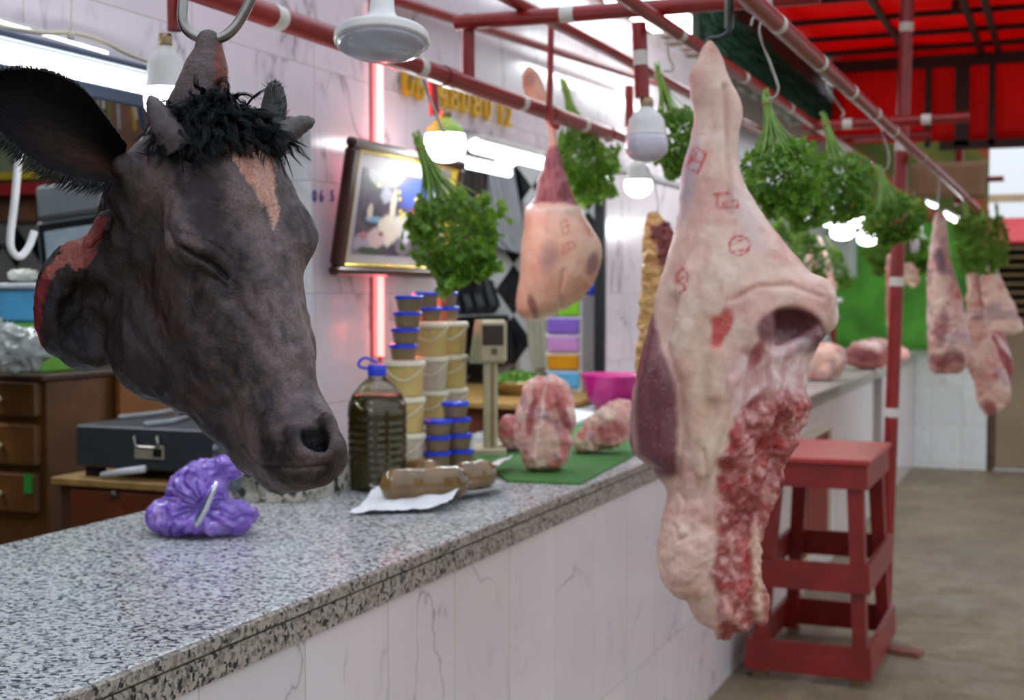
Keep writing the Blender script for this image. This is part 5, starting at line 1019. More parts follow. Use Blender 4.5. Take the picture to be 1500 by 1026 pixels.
def ringrail(z0, z1, name, th=.02):
    for ax_, s in (('x', -1), ('x', 1), ('y', -1), ('y', 1)):
        vs = []
        for z in (z0, z1):
            if ax_ == 'y': Y = cy(z, s); vs += [(cx(z, -1), Y, z), (cx(z, 1), Y, z), (cx(z, 1), Y-s*th, z), (cx(z, -1), Y-s*th, z)]
            else: X = cx(z, s); vs += [(X, cy(z, -1)+th, z), (X, cy(z, 1)-th, z), (X-s*th, cy(z, 1)-th, z), (X-s*th, cy(z, -1)+th, z)]
        fs = [(3, 2, 1, 0), (4, 5, 6, 7)]+[(i, (i+1) % 4, (i+1) % 4+4, i+4) for i in range(4)]
        o = mesh_obj(name, vs, fs, WR, T)
ringrail(.755, .848, 'apron'); ringrail(.36, .47, 'stretcher'); ringrail(.035, .155, 'base_rail')
q = on(1320, 952, 2, 0); mb = MB(); mb.bar(on(1288, 948, 2, .012), on(1350, 958, 2, .012), .07, .02, bev=.003); tag(mb.build('floor_bracket', mat('worn_red', lin(128, 74, 66), .7, var=.4)), 'flat worn red foot plate on the floor right of the stool', 'plate')
# ================================================================ things on the worktop
ZT = .98
# oil bottle
c = on(553, 716, 2, ZT); c.z = ZT+.001; R_ = .079; t = thing('oil_bottle', 'big ribbed plastic bottle of dark olive oil with a blue cap', 'bottle', tuple(c))
prof = [(.002, 0), (R_*.9, .001), (R_, .012)]
for k in range(9): z = .02+k*.0195; prof += [(R_, z), (R_*.975, z+.006), (R_*.975, z+.011), (R_, z+.017)]
prof += [(R_, .205), (R_*.97, .225), (R_*.85, .25), (R_*.6, .275), (R_*.35, .292), (.022, .300), (.02, .312)]
m, nt, b = new_mat('clear_plastic'); b.inputs['Base Color'].default_value = (.75, .74, .6, 1); b.inputs['Transmission Weight'].default_value = 1; b.inputs['Roughness'].default_value = .08; b.inputs['IOR'].default_value = 1.2; n_ = noise(nt, pos(nt), 20); bump(nt, b, n_, .1, .003); PET = m
MB().lathe(c, prof, 40).build('body', PET, t, smooth=True)
MB().lathe(c, [(.002, .002)]+[(r*.97, z) for r, z in prof[1:-6]]+[(R_*.8, .246), (.002, .247)], 40).build('oil', mat('dark_olive_oil', lin(62, 50, 22), .15, coat=.6, var=.2, vs=8), t, smooth=True)['label'] = 'dark olive oil inside'
BLUE = mat('blue_plastic', lin(40, 62, 200), .35)
MB().lathe(c, [(.024, .300), (.025, .302), (.025, .325), (.023, .330), (.001, .331)], 24).build('cap', BLUE, t, auto=40)
MB().tube(curve([c+Vector((.02, 0, .318)), c-RT*.04+Vector((0, 0, .322)), c-RT*.048+Vector((0, 0, .336)), c-RT*.03+Vector((0, 0, .348)), c+Vector((0, 0, .336))], 6), .004, 8).build('handle', BLUE, t, smooth=True)
# tubs
def frost(name, col):
    m, nt, b = new_mat(name); n_ = noise(nt, pos(nt), 14, 4); cc = ramp(nt, n_, [(.35, tuple(q*.75 for q in col)), (.65, col)]); L(nt, cc, b.inputs['Base Color']); b.inputs['Roughness'].default_value = .3; b.inputs['Subsurface Weight'].default_value = .2; b.inputs['Subsurface Scale'].default_value = .02; return m
PATE = frost('brown_pate', lin(136, 116, 84)); YEL = frost('yellow_contents', lin(216, 190, 120)); PALE = frost('pale_contents', lin(206, 192, 168)); LIDW = mat('white_lid', lin(216, 210, 186), .4); BLID = mat('blue_lid', lin(36, 66, 214), .3)
def pot(c, label):
    t = thing('lidded_pot', label, 'tub', tuple(c), 0, 'small pots with blue lids'); MB().lathe(c, [(.001, .0005), (.033, .0005), (.034, .003), (.040, .037)], 28).build('tub', PATE, t, auto=50); MB().lathe(c, [(.040, .036), (.0435, .036), (.0435, .045), (.041, .047), (.001, .0475)], 28).build('lid', BLID, t, auto=50)
def pail(c, m_, label):
    t = thing('lidded_pail', label, 'tub', tuple(c), 0, 'white plastic pails of fat and olives'); MB().lathe(c, [(.001, .0005), (.050, .0005), (.052, .004), (.058, .093)], 32).build('pail', m_, t, auto=50); MB().lathe(c, [(.058, .092), (.063, .092), (.063, .102), (.060, .106), (.056, .107), (.054, .103), (.001, .103)], 32).build('lid', LIDW, t, auto=50)
    hp = [c+RT*x-FW*math.sqrt(max(0, .062**2-x*x))*1.02+Vector((0, 0, .092-.045*math.cos(x/.062*1.57))) for x in np.linspace(-.062, .062, 13)]; MB().tube(hp, .0022, 6).build('bail_handle', LIDW, t, smooth=True)
def at(px, D): q = P(px, 600, D); return Vector((q.x, q.y, ZT))
PH, TH = .107, .048
c = at(593, 4.05)
for k, (m_, w_) in enumerate(((PALE, 'bottom'), (YEL, 'middle'), (YEL, 'top'))): pail(c+Vector((0, 0, .001+k*PH)), m_, w_+' white lidded pail in the left stack behind the oil bottle')
for k, w_ in enumerate(('lowest', 'second', 'third', 'fourth')): pot(c+Vector((0, 0, .002+3*PH+k*TH))+RT*(.006*k-.004), w_+' blue-lidded pot on top of the left stack of pails')
c = at(629, 4.32)
for k, (m_, w_) in enumerate(((PALE, 'lowest'), (YEL, 'second'), (PALE, 'third'), (YEL, 'top'))): pail(c+Vector((0, 0, .001+k*PH)), m_, w_+' white lidded pail in the middle stack')
for k, w_ in enumerate(('lower', 'upper')): pot(c+Vector((0, 0, .002+4*PH+k*TH))+RT*(-.01*k), w_+' blue-lidded pot on top of the middle stack of pails')
c = at(658, 4.44)
for k, (m_, w_) in enumerate(((PALE, 'lowest'), (PALE, 'second'), (YEL, 'third'), (YEL, 'top'))): pail(c+Vector((0, 0, .001+k*PH)), m_, w_+' white lidded pail in the right stack nearest the scale')
for k, w_ in enumerate(('lower', 'upper')): pot(c+Vector((0, 0, .002+4*PH+k*TH))+RT*(-.01-.004*k), w_+' blue-lidded pot on top of the right stack of pails')
c = at(640, 4.08)
for k, w_ in enumerate(('bottom', 'middle', 'top')): pot(c+Vector((0, 0, .001+k*TH))+RT*(.002*k), w_+' blue-lidded pot of the front left stack on the worktop')
c = at(674, 4.14)
for k, w_ in enumerate(('bottom', 'second', 'third', 'top')): pot(c+Vector((0, 0, .001+k*TH))-RT*(.005*k), w_+' blue-lidded pot of the front right stack on the worktop')
# scale with its display on a post
CRM = mat('cream_enamel', lin(178, 168, 136), .4, var=.12); c = on(717, 667, 2, ZT); c.z = ZT+.001; F2 = Vector((FW.x, FW.y, 0)).normalized()
t = thing('price_scale', 'cream shop scale whose display head stands on a tall post', 'scale', tuple(c))
def cbox(p, hx, hy, hz, bev=.004, ax=None): mb = MB(); mb.obox(p, ax or RT, F2, (0, 0, 1), hx, hy, hz, bev); return mb
cbox(c+Vector((0, 0, .012))+F2*.05, .055, .1, .012).build('base', CRM, t); cbox(c+Vector((0, 0, .16))+RT*.003, .023, .014, .15).build('post', CRM, t); cbox(c+Vector((0, 0, .16))+RT*.010-F2*.0145, .005, .002, .14, .001).build('post_channel', mat('tan_strip', lin(140, 112, 70), .5), t)
hd = cbox(c+Vector((0, 0, .365))+RT*.012, .044, .03, .07, .01).build('display_head', CRM, t); q = c+RT*-.03+Vector((0, 0, .365))
vs = [q-RT*.036-F2*.0+Vector((0, 0, -.07)), q+RT*.01-F2*.028+Vector((0, 0, -.07)), q+RT*.01+F2*.03+Vector((0, 0, -.07)), q-RT*.036+F2*.05+Vector((0, 0, -.07)), q-RT*.016-F2*.0+Vector((0, 0, .068)), q+RT*.01-F2*.026+Vector((0, 0, .07)), q+RT*.01+F2*.03+Vector((0, 0, .07)), q-RT*.014+F2*.04+Vector((0, 0, .068))]
mesh_obj('rear_shell', vs, [(3, 2, 1, 0), (4, 5, 6, 7), (0, 1, 5, 4), (1, 2, 6, 5), (2, 3, 7, 6), (3, 0, 4, 7)], mat('greenish_enamel', lin(150, 158, 128), .45), t)
cbox(c+Vector((0, 0, .386))+RT*.012-F2*.031, .034, .002, .032, .001).build('display_window', mat('dark_display', lin(58, 46, 44), .2), hd); cbox(c+Vector((0, 0, .334))+RT*.016-F2*.031, .010, .0015, .010, .001).build('badge', mat('grey_badge', lin(96, 88, 76), .5), hd)
tag(cbox(on(735, 661, 2, ZT)+Vector((0, 0, .012)), .03, .03, .006, .002).build('scale_pan_edge', mat('tarnished_metal', lin(130, 120, 84), .35, metal=.6)), 'small tarnished metal plate at the foot of the scale', 'plate')
# purple bag
c = on(296, 778, 2, ZT); D0 = 2.95
def bag_f(p):
    d = d_ell(p, (262, 752, 0), (46, 26, 40)); d = smin(d, d_ell(p, (335, 752, -5), (46, 22, 38)), 12); d = smin(d, d_ell(p, (290, 722, 0), (44, 40, 34)), 12); d = smin(d, d_ell(p, (308, 688, 6), (34, 20, 22)), 12); d = smin(d, d_cap(p, (285, 700, 0), (342, 686, 4), 18, 10), 8); d = smin(d, d_ell(p, (298, 762, -10), (70, 18, 44)), 8); return smax(d, p[..., 1]-776, 4)
def bag_d(V, n):
    q = V-np.array([302, 735, 0]); th = np.arctan2(q[:, 1], q[:, 0]+.01)+.35*fbm(V, 1/28., 2, 3); r = np.sqrt((q**2).sum(1)); w_ = V+9*fbm(V, 1/34., 2)[:, None]
    tri = lambda x: 1-2*np.abs(((x/(2*math.pi)) % 1)*2-1)
    return 2.6*tri(th*13+.5)*sstep(6, 24, r)+1.6*tri(th*23+r/9.)*sstep(10, 30, r)+4.5*ridge(w_, 1/36., 2, 3)+1.3*ridge(V, 1/9., 2, 8)-2.5
V, Q = sculpt(bag_f, (205, 655, -60), (395, 785, 60), 1.8); n = vnormals(V, Q); V = V+n*bag_d(V, n)[:, None]; V[:, 1] = np.minimum(V[:, 1], 778); W3 = uvw_world(V, D0); W3[:, 2] += ZT+.0005-W3[:, 2].min()
m, nt, b = new_mat('purple_film'); n1 = noise(nt, pos(nt), 22, 4); cc = ramp(nt, n1, [(.3, lin(92, 56, 156)), (.55, lin(126, 88, 194)), (.72, lin(176, 146, 222))]); L(nt, cc, b.inputs['Base Color']); b.inputs['Roughness'].default_value = .22; b.inputs['Subsurface Weight'].default_value = .3; b.inputs['Subsurface Radius'].default_value = (.02, .012, .03); b.inputs['Coat Weight'].default_value = .7; b.inputs['Alpha'].default_value = .86; bump(nt, b, noise(nt, pos(nt), 70, 3), .25, .002)
bg_ = mesh_obj('purple_bag', W3, wind(W3, Q), m, None, smooth=True); tag(bg_, 'crumpled purple plastic bag lying on the granite worktop', 'bag')
o = MB().tube([P(x, y, 2.84) for x, y in ((318, 706), (310, 724), (302, 744), (292, 762), (286, 772))], [.004, .006, .0075, .0085, .005], 10).build('metal_tool', mat('bright_steel', lin(200, 204, 214), .2, metal=.9), smooth=True); tag(o, 'shiny metal tool handle lying over the purple bag', 'tool')
# plate with paper and stuffed spleens
c = on(640, 722, 2, ZT); c.z = ZT; t = thing('plate', 'oval white plate at the worktop front under a sheet of paper', 'plate', tuple(c))
vs = []; prof = [(0, .004), (.10, .004), (.125, .008), (.160, .022), (.163, .024), (.160, .0205), (.12, .002), (.0, .0005)]; ns = 48
for r, z in prof:
    for k in range(ns): a = 2*math.pi*k/ns; vs.append(c+RT*(r*math.cos(a)*1.08)+F2*(r*math.sin(a)*.95)+Vector((0, 0, z)))
mesh_obj('dish', vs, [(i*ns+k, i*ns+(k+1) % ns, (i+1)*ns+(k+1) % ns, (i+1)*ns+k) for i in range(len(prof)-1) for k in range(ns)], mat('white_china', lin(210, 212, 212), .2, coat=.4), t, smooth=True)
NU = 60; vs = []; pc = [on(x, y, 2, ZT) for x, y in ((511, 757), (655, 751), (752, 689), (590, 703))]
for sd in (0, 1):
    for j in range(NU+1):
        for i in range(NU+1):
            s, q = i/NU, j/NU; p = (pc[0]*(1-s)+pc[1]*s)*(1-q)+(pc[3]*(1-s)+pc[2]*s)*q; d_ = p-c; X, Y = d_.dot(RT), d_.dot(F2); rr = math.hypot(X/1.08, Y/.95); zb = float(np.interp(rr, [0, .1, .16, .2, .3], [.006, .007, .028, .022, .006])); k = float(fbm(np.array([[X*13, Y*13, 1.3]]), 1.0, 3)[0])
            z = zb+.003+.010*abs(k)+.02*s*q+.012*sstep(.8, 1, s)-.004*sstep(.3, 0, s); vs.append(Vector((p.x, p.y, ZT+max(float(z), .002)+(.0008 if sd else 0))))
W_ = NU+1; H_ = W_*W_; fs = []
for j in range(NU):
    for i in range(NU): a = j*W_+i; fs += [(a, a+W_, a+W_+1, a+1), (H_+a, H_+a+1, H_+a+W_+1, H_+a+W_)]
tag(mesh_obj('paper_sheet', vs, fs, mat('white_paper', lin(222, 222, 226), .6, var=.03), None, smooth=True, base=None), 'crumpled white paper sheet under the brown stuffed sausages', 'paper')
SKIN = mat('stuffed_casing', lin(112, 84, 44), .2, var=.45, vs=14, coat=.5, bumps=.25, bs=40)
def sausage(p0, p1, r, label, bend=.0):
    p0, p1 = Vector(p0), Vector(p1); n_ = 22; pts, rs = [], []
    for k in range(n_+1):
        t = k/n_; pts.append(p0.lerp(p1, t)+F2*bend*math.sin(t*math.pi)); e = min(t, 1-t)*(p1-p0).length; rs.append(max(.002, r*math.sqrt(max(0, 1-max(0, 1-e/r)**2))*(1+.05*math.sin(t*11)+.03*math.sin(t*23))))
    o = MB().tube(pts, rs, 24).build('stuffed_sausage', SKIN, smooth=True, base=tuple((p0+p1)/2-Vector((0, 0, r)))); tag(o, label, 'sausage', 'brown stuffed sausages on the plate')
zb = ZT+.014
def sp(x, y, r): q = on(x, y, 2, zb+r); return q
sausage(sp(556, 712, .036), sp(688, 706, .036), .040, 'longest brown stuffed sausage at the front of the plate', .0); sausage(sp(566, 690, .028), sp(645, 694, .028), .036, 'brown stuffed sausage lying behind the longest one', .005); sausage(sp(664, 700, .032), sp(724, 694, .032), .039, 'short thick stuffed sausage at the right end of the plate', .0)
# green mat, cutting board
def flat(name, pts, z0, z1, m, label, cat, wav=0, base=None, wz=0):
    n_ = len(pts); q = [on(x, y, 2, ZT) for x, y in pts]; vs = [(p.x, p.y, z0) for p in q]+[(p.x, p.y, z1) for p in q]; o = mesh_obj(name, vs, [tuple(range(n_))[::-1], tuple(range(n_, 2*n_))]+[(i, (i+1) % n_, (i+1) % n_+n_, i+n_) for i in range(n_)], m); vol = sum((o.data.polygons[1].normal[k]*(0, 0, 1)[k]) for k in range(3))
    if vol < 0: o.data.flip_normals()
    tag(o, label, cat); return o
m, nt, b = new_mat('green_grass_mat'); v = pos(nt); n1 = noise(nt, v, 240, 3, .7); cc = ramp(nt, n1, [(.35, lin(34, 84, 34)), (.6, lin(84, 140, 66))]); L(nt, cc, b.inputs['Base Color']); b.inputs['Roughness'].default_value = .85; bump(nt, b, n1, .8, .006)
flat('green_mat', [(744, 707), (850, 711), (942, 662), (962, 600), (900, 606), (735, 662), (690, 672)], ZT+.0005, ZT+.006, m, 'green grass-textured mat spread under the meat cuts', 'mat')
flat('cutting_board', [(768, 626), (842, 628), (880, 613), (830, 604), (765, 614)], ZT+.007, ZT+.022, mat('white_board', lin(206, 208, 214), .35), 'white cutting board at the back of the green mat', 'board')
# magenta bowl
c = on(904, 603, 2, ZT); c.z = ZT+.001; r_ = 52*6.1/FP; h_ = .165
tag(MB().lathe(c, [(.001, .0), (r_*.48, .0), (r_*.55, .006), (r_*.8, .05), (r_*.94, .11), (r_*1.0, h_-.01), (r_*1.03, h_), (r_*.98, h_-.002), (r_*.9, .11), (r_*.75, .05), (r_*.5, .012), (.001, .01)], 40).build('magenta_bowl', mat('magenta_plastic', lin(176, 22, 116), .3), smooth=True), 'large magenta plastic bowl beside the coloured drawers', 'bowl')
# back table in the shop, its drawers tower, bowl of greens
tt = thing('back_table', 'low wooden table inside the shop carrying the coloured drawers', 'table', (-2.6, 6.5, 0)); z1 = 1.0; a, b_ = on(690, 590, 1, 5.9), on(905, 590, 1, 5.9)
OCH = mat('ochre_board', lin(168, 130, 72), .5, var=.2); BRN = mat('red_brown_wood', lin(110, 54, 36), .5, var=.3)
MB().box((-3.6, 5.75, z1-.03), (-2.10, 6.98, z1), .004).build('table_top', OCH, tt); MB().box((-3.55, 5.8, z1-.16), (-2.13, 5.83, z1-.03)).build('apron', BRN, tt)
for x in (-3.5, -2.2):
    for y in (5.85, 6.9): MB().box((x-.03, y-.03, 0), (x+.03, y+.03, z1-.03)).build('leg', BRN, tt)
qa, qb = on(803, 500, 1, 6.55), on(848, 500, 1, 6.55); tw = thing('drawer_tower', 'tower of white frame with five differently coloured drawers', 'drawers', ((qa.x+qb.x)/2, 6.7, z1)); hh = .46
fr_ = MB(); fr_.box((qa.x-.012, 6.56, z1+.001), (qb.x+.012, 6.86, z1+hh+.03), .006)
for k in range(6): fr_.box((qa.x-.014, 6.55, z1+.001+k*hh/5), (qb.x+.014, 6.565, z1+.016+k*hh/5))
fr_.build('frame', mat('white_plastic', lin(216, 218, 220), .4), tw)
for k, (nm, col) in enumerate((('sky blue', (90, 170, 220)), ('ochre', (206, 140, 20)), ('lilac', (196, 140, 200)), ('violet', (130, 96, 196)), ('lime green', (130, 196, 40)))):
    z = z1+.02+k*hh/5; MB().box((qa.x, 6.535, z), (qb.x, 6.56, z+hh/5-.016), .004).build('drawer', mat(nm.replace(' ', '_')+'_plastic', lin(*col), .35), tw)['label'] = nm+' drawer front'
for px, nm, col in ((862, 'blue', (30, 60, 190)), (876, 'red', (200, 50, 46))):
    q = on(px, 440, 1, 6.6); cc = Vector((q.x+ (0 if nm == 'blue' else .02), 6.7 if nm == 'blue' else 6.62, z1+hh+.031)); MB().lathe(cc, [(.001, 0), (.035, 0), (.038, .05), (.03, .09), (.012, .1), (.001, .101)], 20).build(nm+'_tub', mat(nm+'_item', lin(*col), .4), smooth=True).update_tag(); tag(bpy.data.objects[nm+'_tub'], nm+' plastic tub standing on the drawer tower', 'tub')
q = on(768, 572, 1, 6.3); c = Vector((q.x, 6.25, z1+.001)); r_ = .15
tag(MB().lathe(c, [(.001, 0), (r_*.7, 0), (r_*.95, .05), (r_*1.05, .07), (r_*1.0, .068), (r_*.68, .01), (.001, .008)], 36).build('steel_basin', mat('tinted_steel', lin(170, 150, 110), .3, metal=.7), smooth=True), 'shallow steel basin full of chopped green herbs', 'basin')
rr_ = random.Random(4); gm = MB()
for k in range(700):
    a, r = rr_.uniform(0, 6.28), r_*.92*math.sqrt(rr_.random()); p = c+Vector((r*math.cos(a), r*math.sin(a), .055+.05*(1-(r/r_)**2)+rr_.uniform(-.008, .01))); u_ = Vector((rr_.uniform(-1, 1), rr_.uniform(-1, 1), rr_.uniform(-.5, 1))).normalized()*.016; v_ = u_.orthogonal().normalized()*.007; n0 = len(gm.v); gm.v += [tuple(p-u_), tuple(p+v_), tuple(p+u_), tuple(p-v_)]; gm.f.append((n0, n0+1, n0+2, n0+3))
gh = gm.build('chopped_herbs', mat('herb_green', lin(96, 140, 44), .6, var=.3, vs=40), auto=None); tag(gh, 'heap of chopped green herbs in the steel basin', 'herbs', kind='stuff')
# cloths, coat and bag on the shop back wall
def hang(name, pts, y, th, m, label, cat, amp=.02):
    """cloth hanging flat by a wall: outline in the picture, folds in depth"""
    q = [on(x, yy, 1, y) for x, yy in pts]; zs = [p.z for p in q]; n_ = 26; zt_, zb_ = max(zs), min(zs); vs = []
    def span(z):
        xs = []
        for a, b_ in zip(q, q[1:]+q[:1]):
            if (a.z-z)*(b_.z-z) <= 0 and abs(a.z-b_.z) > 1e-6: xs.append(a.x+(b_.x-a.x)*(z-a.z)/(b_.z-a.z))
        return (min(xs), max(xs)) if xs else (q[0].x, q[0].x)
    for sd in (0, 1):
        for j in range(n_+1):
            z = zb_+(zt_-zb_)*(j+.02)/(n_+.04); x0, x1 = span(z)
            for i in range(n_+1):
                x = x0+(x1-x0)*i/n_; k = 4*(i/n_)*(1-i/n_); vs.append((x, y-(sd*th)-amp*k*(1+math.sin(i*.9+z*4))*(1 if sd else .6), z))
    W_ = n_+1; H_ = W_*W_; fs = []
    for j in range(n_):
        for i in range(n_): a = j*W_+i; fs += [(a, a+W_, a+W_+1, a+1), (H_+a, H_+a+1, H_+a+W_+1, H_+a+W_)]
    for j in range(n_): fs += [(j*W_, H_+j*W_, H_+(j+1)*W_, (j+1)*W_), (j*W_+n_, (j+1)*W_+n_, H_+(j+1)*W_+n_, H_+j*W_+n_)]
    o = mesh_obj(name, vs, fs, m, None, smooth=True); tag(o, label, cat); return o
hang('grey_towel', [(712, 225), (752, 240), (768, 330), (766, 372), (740, 370), (700, 348), (690, 250)], 6.96, .02, mat('grey_cloth', lin(150, 152, 158), .9, var=.1), 'large pale grey cloth hanging high behind the nearest parsley', 'cloth')
hang('dark_coat', [(690, 222), (714, 226), (708, 330), (680, 420), (672, 360), (676, 240)], 6.9, .03, mat('dark_cloth', lin(58, 52, 50), .9), 'dark grey coat hanging at the left edge of the shop opening', 'coat')
hang('white_cloth', [(772, 462), (802, 466), (806, 540), (786, 546), (776, 510)], 6.92, .02, mat('off_white_cloth', lin(186, 184, 166), .9, var=.08), 'off-white cloth hanging beside the drawer tower', 'cloth')
hang('shoulder_bag', [(662, 432), (700, 404), (722, 410), (734, 448), (724, 460), (672, 462)], 6.82, .06, mat('black_leather', lin(22, 24, 34), .4), 'black shoulder bag with flap hanging below the parsley bunch', 'bag', .012)
hang('black_apron', [(668, 462), (745, 462), (756, 530), (690, 550), (664, 545)], 6.95, .02, mat('black_cotton', lin(20, 20, 22), .85), 'black apron hanging behind the scale', 'apron')

# white tray scale and grinder on the far worktop
q = on(1280, 480, 2, ZT); gx, gy = -1.75, 10.6; t = thing('meat_grinder', 'grey machine with a white tray on top in the far stall', 'machine', (gx, gy, ZT)); GM = mat('dull_silver', lin(130, 132, 128), .35, metal=.6)
MB().box((gx-.12, gy-.12, ZT), (gx+.12, gy+.12, ZT+.03), .005).build('base', GM, t); MB().lathe((gx, gy, ZT+.03), [(.07, 0), (.08, .06), (.1, .12), (.08, .18), (.05, .22), (.05, .3)], 24).build('body', GM, t, smooth=True); MB().box((gx-.16, gy-.1, ZT+.33), (gx+.16, gy+.1, ZT+.345), .004).build('plate', GM, t); MB().box((gx-.13, gy-.09, ZT+.345), (gx+.13, gy+.09, ZT+.46), .02).box((gx-.16, gy-.11, ZT+.45), (gx+.16, gy+.11, ZT+.485), .008).build('tray', mat('white_tray', lin(214, 214, 206), .4), t)
# ================================================================ inside the shop, seen through the left opening
WD = mat('brown_wood', lin(100, 64, 32), .4, var=.35, vs=6); WD2 = mat('orange_wood', lin(140, 88, 38), .4, var=.35, vs=5); WDD = mat('dark_wood', lin(70, 44, 28), .55, var=.3, vs=6); KN = mat('brass_knob', lin(190, 180, 130), .3, metal=.6)
def woodgrain(m, k=30):
    nt = m.node_tree; return m
Y0 = 3.33; x1 = -2.9; zt = 1.25
cb = thing('drawer_cabinet', 'brown wooden cabinet with three drawers at the left picture edge', 'cabinet', (-3.3, 3.6, 0))
MB().box((-3.75, Y0+.02, 0), (x1, 3.86, zt-.02), .004).build('carcass', WD, cb); MB().box((-3.77, Y0-.01, zt-.02), (x1+.01, 3.88, zt), .004).build('cabinet_top', WDD, cb)
for ya, yb in ((558, 611), (621, 683), (693, 752)):
    za, zb_ = on(30, ya, 1, Y0).z, on(30, yb, 1, Y0).z; d = MB().box((-3.55, Y0-.012, zb_), (on(56, ya, 1, Y0).x, Y0+.02, za), .008).build('drawer', WD, cb); k = on(4, (ya+yb)/2, 1, Y0-.012); MB().lathe(k, [(.004, 0), (.004, .008), (.010, .012), (.011, .018), (.006, .023), (.001, .024)], 16, (0, -1, 0)).build('knob', KN, d, smooth=True)
q = on(44, 708, 1, Y0-.015); q2 = on(38, 692, 1, Y0-.016); mb = MB(); mb.box((q.x-.022, q.y-.002, q.z-.032), (q.x+.008, q.y+.001, q.z+.028)); lb = mb.build('green_sticker', mat('green_sticker', lin(50, 150, 60), .5), cb); lb['label'] = 'small green sticker on the lowest drawer'
mb = MB(); mb.box((x1+.012, 3.66, 0), (x1+.03, 3.95, 1.235)); tag(mb.build('wood_panel', WD2), 'lighter orange wooden panel beside the drawer cabinet', 'panel')
bx = thing('cash_drawer', 'low dark wooden drawer box under the black machine', 'drawer box', (-2.4, 3.3, .6)); za = on(100, 700, 1, 3.1).z
MB().box((-2.64, 3.1, 0), (-2.07, 3.46, za-.02)).build('carcass', WDD, bx); MB().box((-2.66, 3.08, za-.02), (-2.07, 3.47, za+.002), .003).build('plank_top', mat('worn_yellow_board', lin(150, 116, 62), .5, var=.4, vs=14), bx)
dr = MB().box((-2.60, 3.088, .70), (-2.09, 3.1, za-.03), .004).build('drawer', mat('reddish_drawer', lin(98, 48, 26), .4, var=.3, vs=7), bx)
for px in (172,): q = on(px, 724, 1, 3.085); MB().lathe(q, [(.005, 0), (.005, .01), (.012, .014), (.010, .022), (.001, .024)], 14, (0, -1, 0)).build('knob', mat('dark_knob', lin(70, 66, 60), .4, metal=.5), dr, smooth=True)
mc = thing('black_machine', 'flat dark grey appliance with chrome handle behind the cow muzzle', 'appliance', (-2.38, 3.35, za)); zb_ = za+.03; zc = on(110, 622, 1, 3.12).z
xa_ = on(110, 650, 1, 3.12).x; MB().box((xa_, 3.12, zb_), (-2.09, 3.46, zc), .006).build('body', mat('charcoal_metal', lin(52, 54, 60), .45, var=.15), mc)
for x in (xa_+.04, -2.13):
    for y in (3.16, 3.42): MB().box((x-.02, y-.02, za), (x+.02, y+.02, zb_)).build('foot', BLKM, mc)
qa, qb = on(198, 652, 1, 3.117), on(240, 674, 1, 3.117); MB().box((qb.x, 3.112, qb.z), (qa.x, 3.12, qa.z), .001).build('socket_panel', mat('beige_socket', lin(150, 142, 124), .5), mc); qa, qb = on(224, 658, 1, 3.11), on(236, 670, 1, 3.11); MB().box((qb.x, 3.109, qb.z), (qa.x, 3.113, qa.z)).build('socket', BLKM, mc)
MB().tube(curve([on(x, y, 1, yy) for x, y, yy in ((197, 640, 3.12), (197, 642, 3.09), (199, 654, 3.085), (215, 656, 3.085), (230, 656, 3.085), (230, 642, 3.09), (230, 640, 3.12))], 5), .004, 8).build('handle', ST, mc, smooth=True)
for pts in (((175, 612), (230, 606), (262, 600)), ((212, 622), (250, 618), (285, 608))):
    o = MB().tube([on(x, y, 2, zc+.008) for x, y in pts], .008, 8).build('grey_clip', mat('grey_plastic', lin(146, 148, 152), .4), smooth=True); tag(o, 'grey plastic strip lying on the black machine, '+('rear one' if pts[0][0] == 175 else 'front one'), 'strip')
o = MB().tube([on(150, 690, 1, 3.095), on(182, 684, 1, 3.095), on(212, 680, 1, 3.095)], .0105, 12).build('white_roll', mat('white_roll', lin(210, 212, 216), .5), smooth=True); zz = min(v.co.z for v in o.data.vertices)+o.location.z; o.location.z += za+.0025-zz; tag(o, 'white plastic tube lying before the black machine', 'tube')
o = MB().lathe(on(139, 676, 2, za+.003), [(.001, 0), (.018, 0), (.018, .016), (.001, .017)], 16).build('red_disc', mat('red_cap', lin(170, 30, 34), .4), auto=40); tag(o, 'small red lid under the left end of the black machine', 'lid')
# dark film bundle behind the purple bag
D1 = 3.45
def gf(p): return smax(smin(d_ell(p, (340, 668, 0), (26, 34, 26)), d_ell(p, (352, 700, 0), (16, 26, 22)), 10), p[..., 1]-728, 4)
V, Q = sculpt(gf, (305, 625, -35), (375, 735, 35), 1.8); n = vnormals(V, Q); V = V+n*(4*ridge(V, 1/13., 3, 6))[:, None]; W3 = uvw_world(V, D1); W3[:, 2] += ZT+.001-W3[:, 2].min(); o = mesh_obj('grey_film', W3, wind(W3, Q), mat('grey_film', lin(84, 88, 96), .3, coat=.4), None, smooth=True); tag(o, 'crumpled dark grey plastic behind the purple bag', 'plastic')
# blue tub on a green crate, film heap before it
ya = 3.42; zc2 = on(30, 474, 1, ya).z; xr = on(62, 450, 1, ya).x
cr = MB(); cr.box((xr-.30, ya, zt+.001), (xr-.01, ya+.2, zc2), .004); tag(cr.build('green_crate', mat('green_crate', lin(110, 180, 60), .4)), 'green plastic crate under the blue tub at the left edge', 'crate')
tb = thing('blue_tub', 'blue tub with white rim at the left edge below the monitor', 'tub', (xr-.15, ya+.1, zc2)); z2 = on(30, 424, 1, ya).z; MB().box((xr-.30, ya, zc2+.001), (xr, ya+.2, z2), .01).build('tub', mat('sky_blue_plastic', lin(80, 140, 200), .4), tb); MB().box((xr-.31, ya-.01, z2), (xr+.01, ya+.21, z2+.02), .006).build('rim', mat('white_rim', lin(200, 206, 210), .4), tb)
def pf(p): return smax(smin(d_ell(p, (20, 505, 0), (48, 34, 22)), smin(d_ell(p, (52, 512, 0), (18, 22, 18)), d_ell(p, (-30, 490, 0), (40, 40, 24)), 10), 12), p[..., 1]-540, 4)
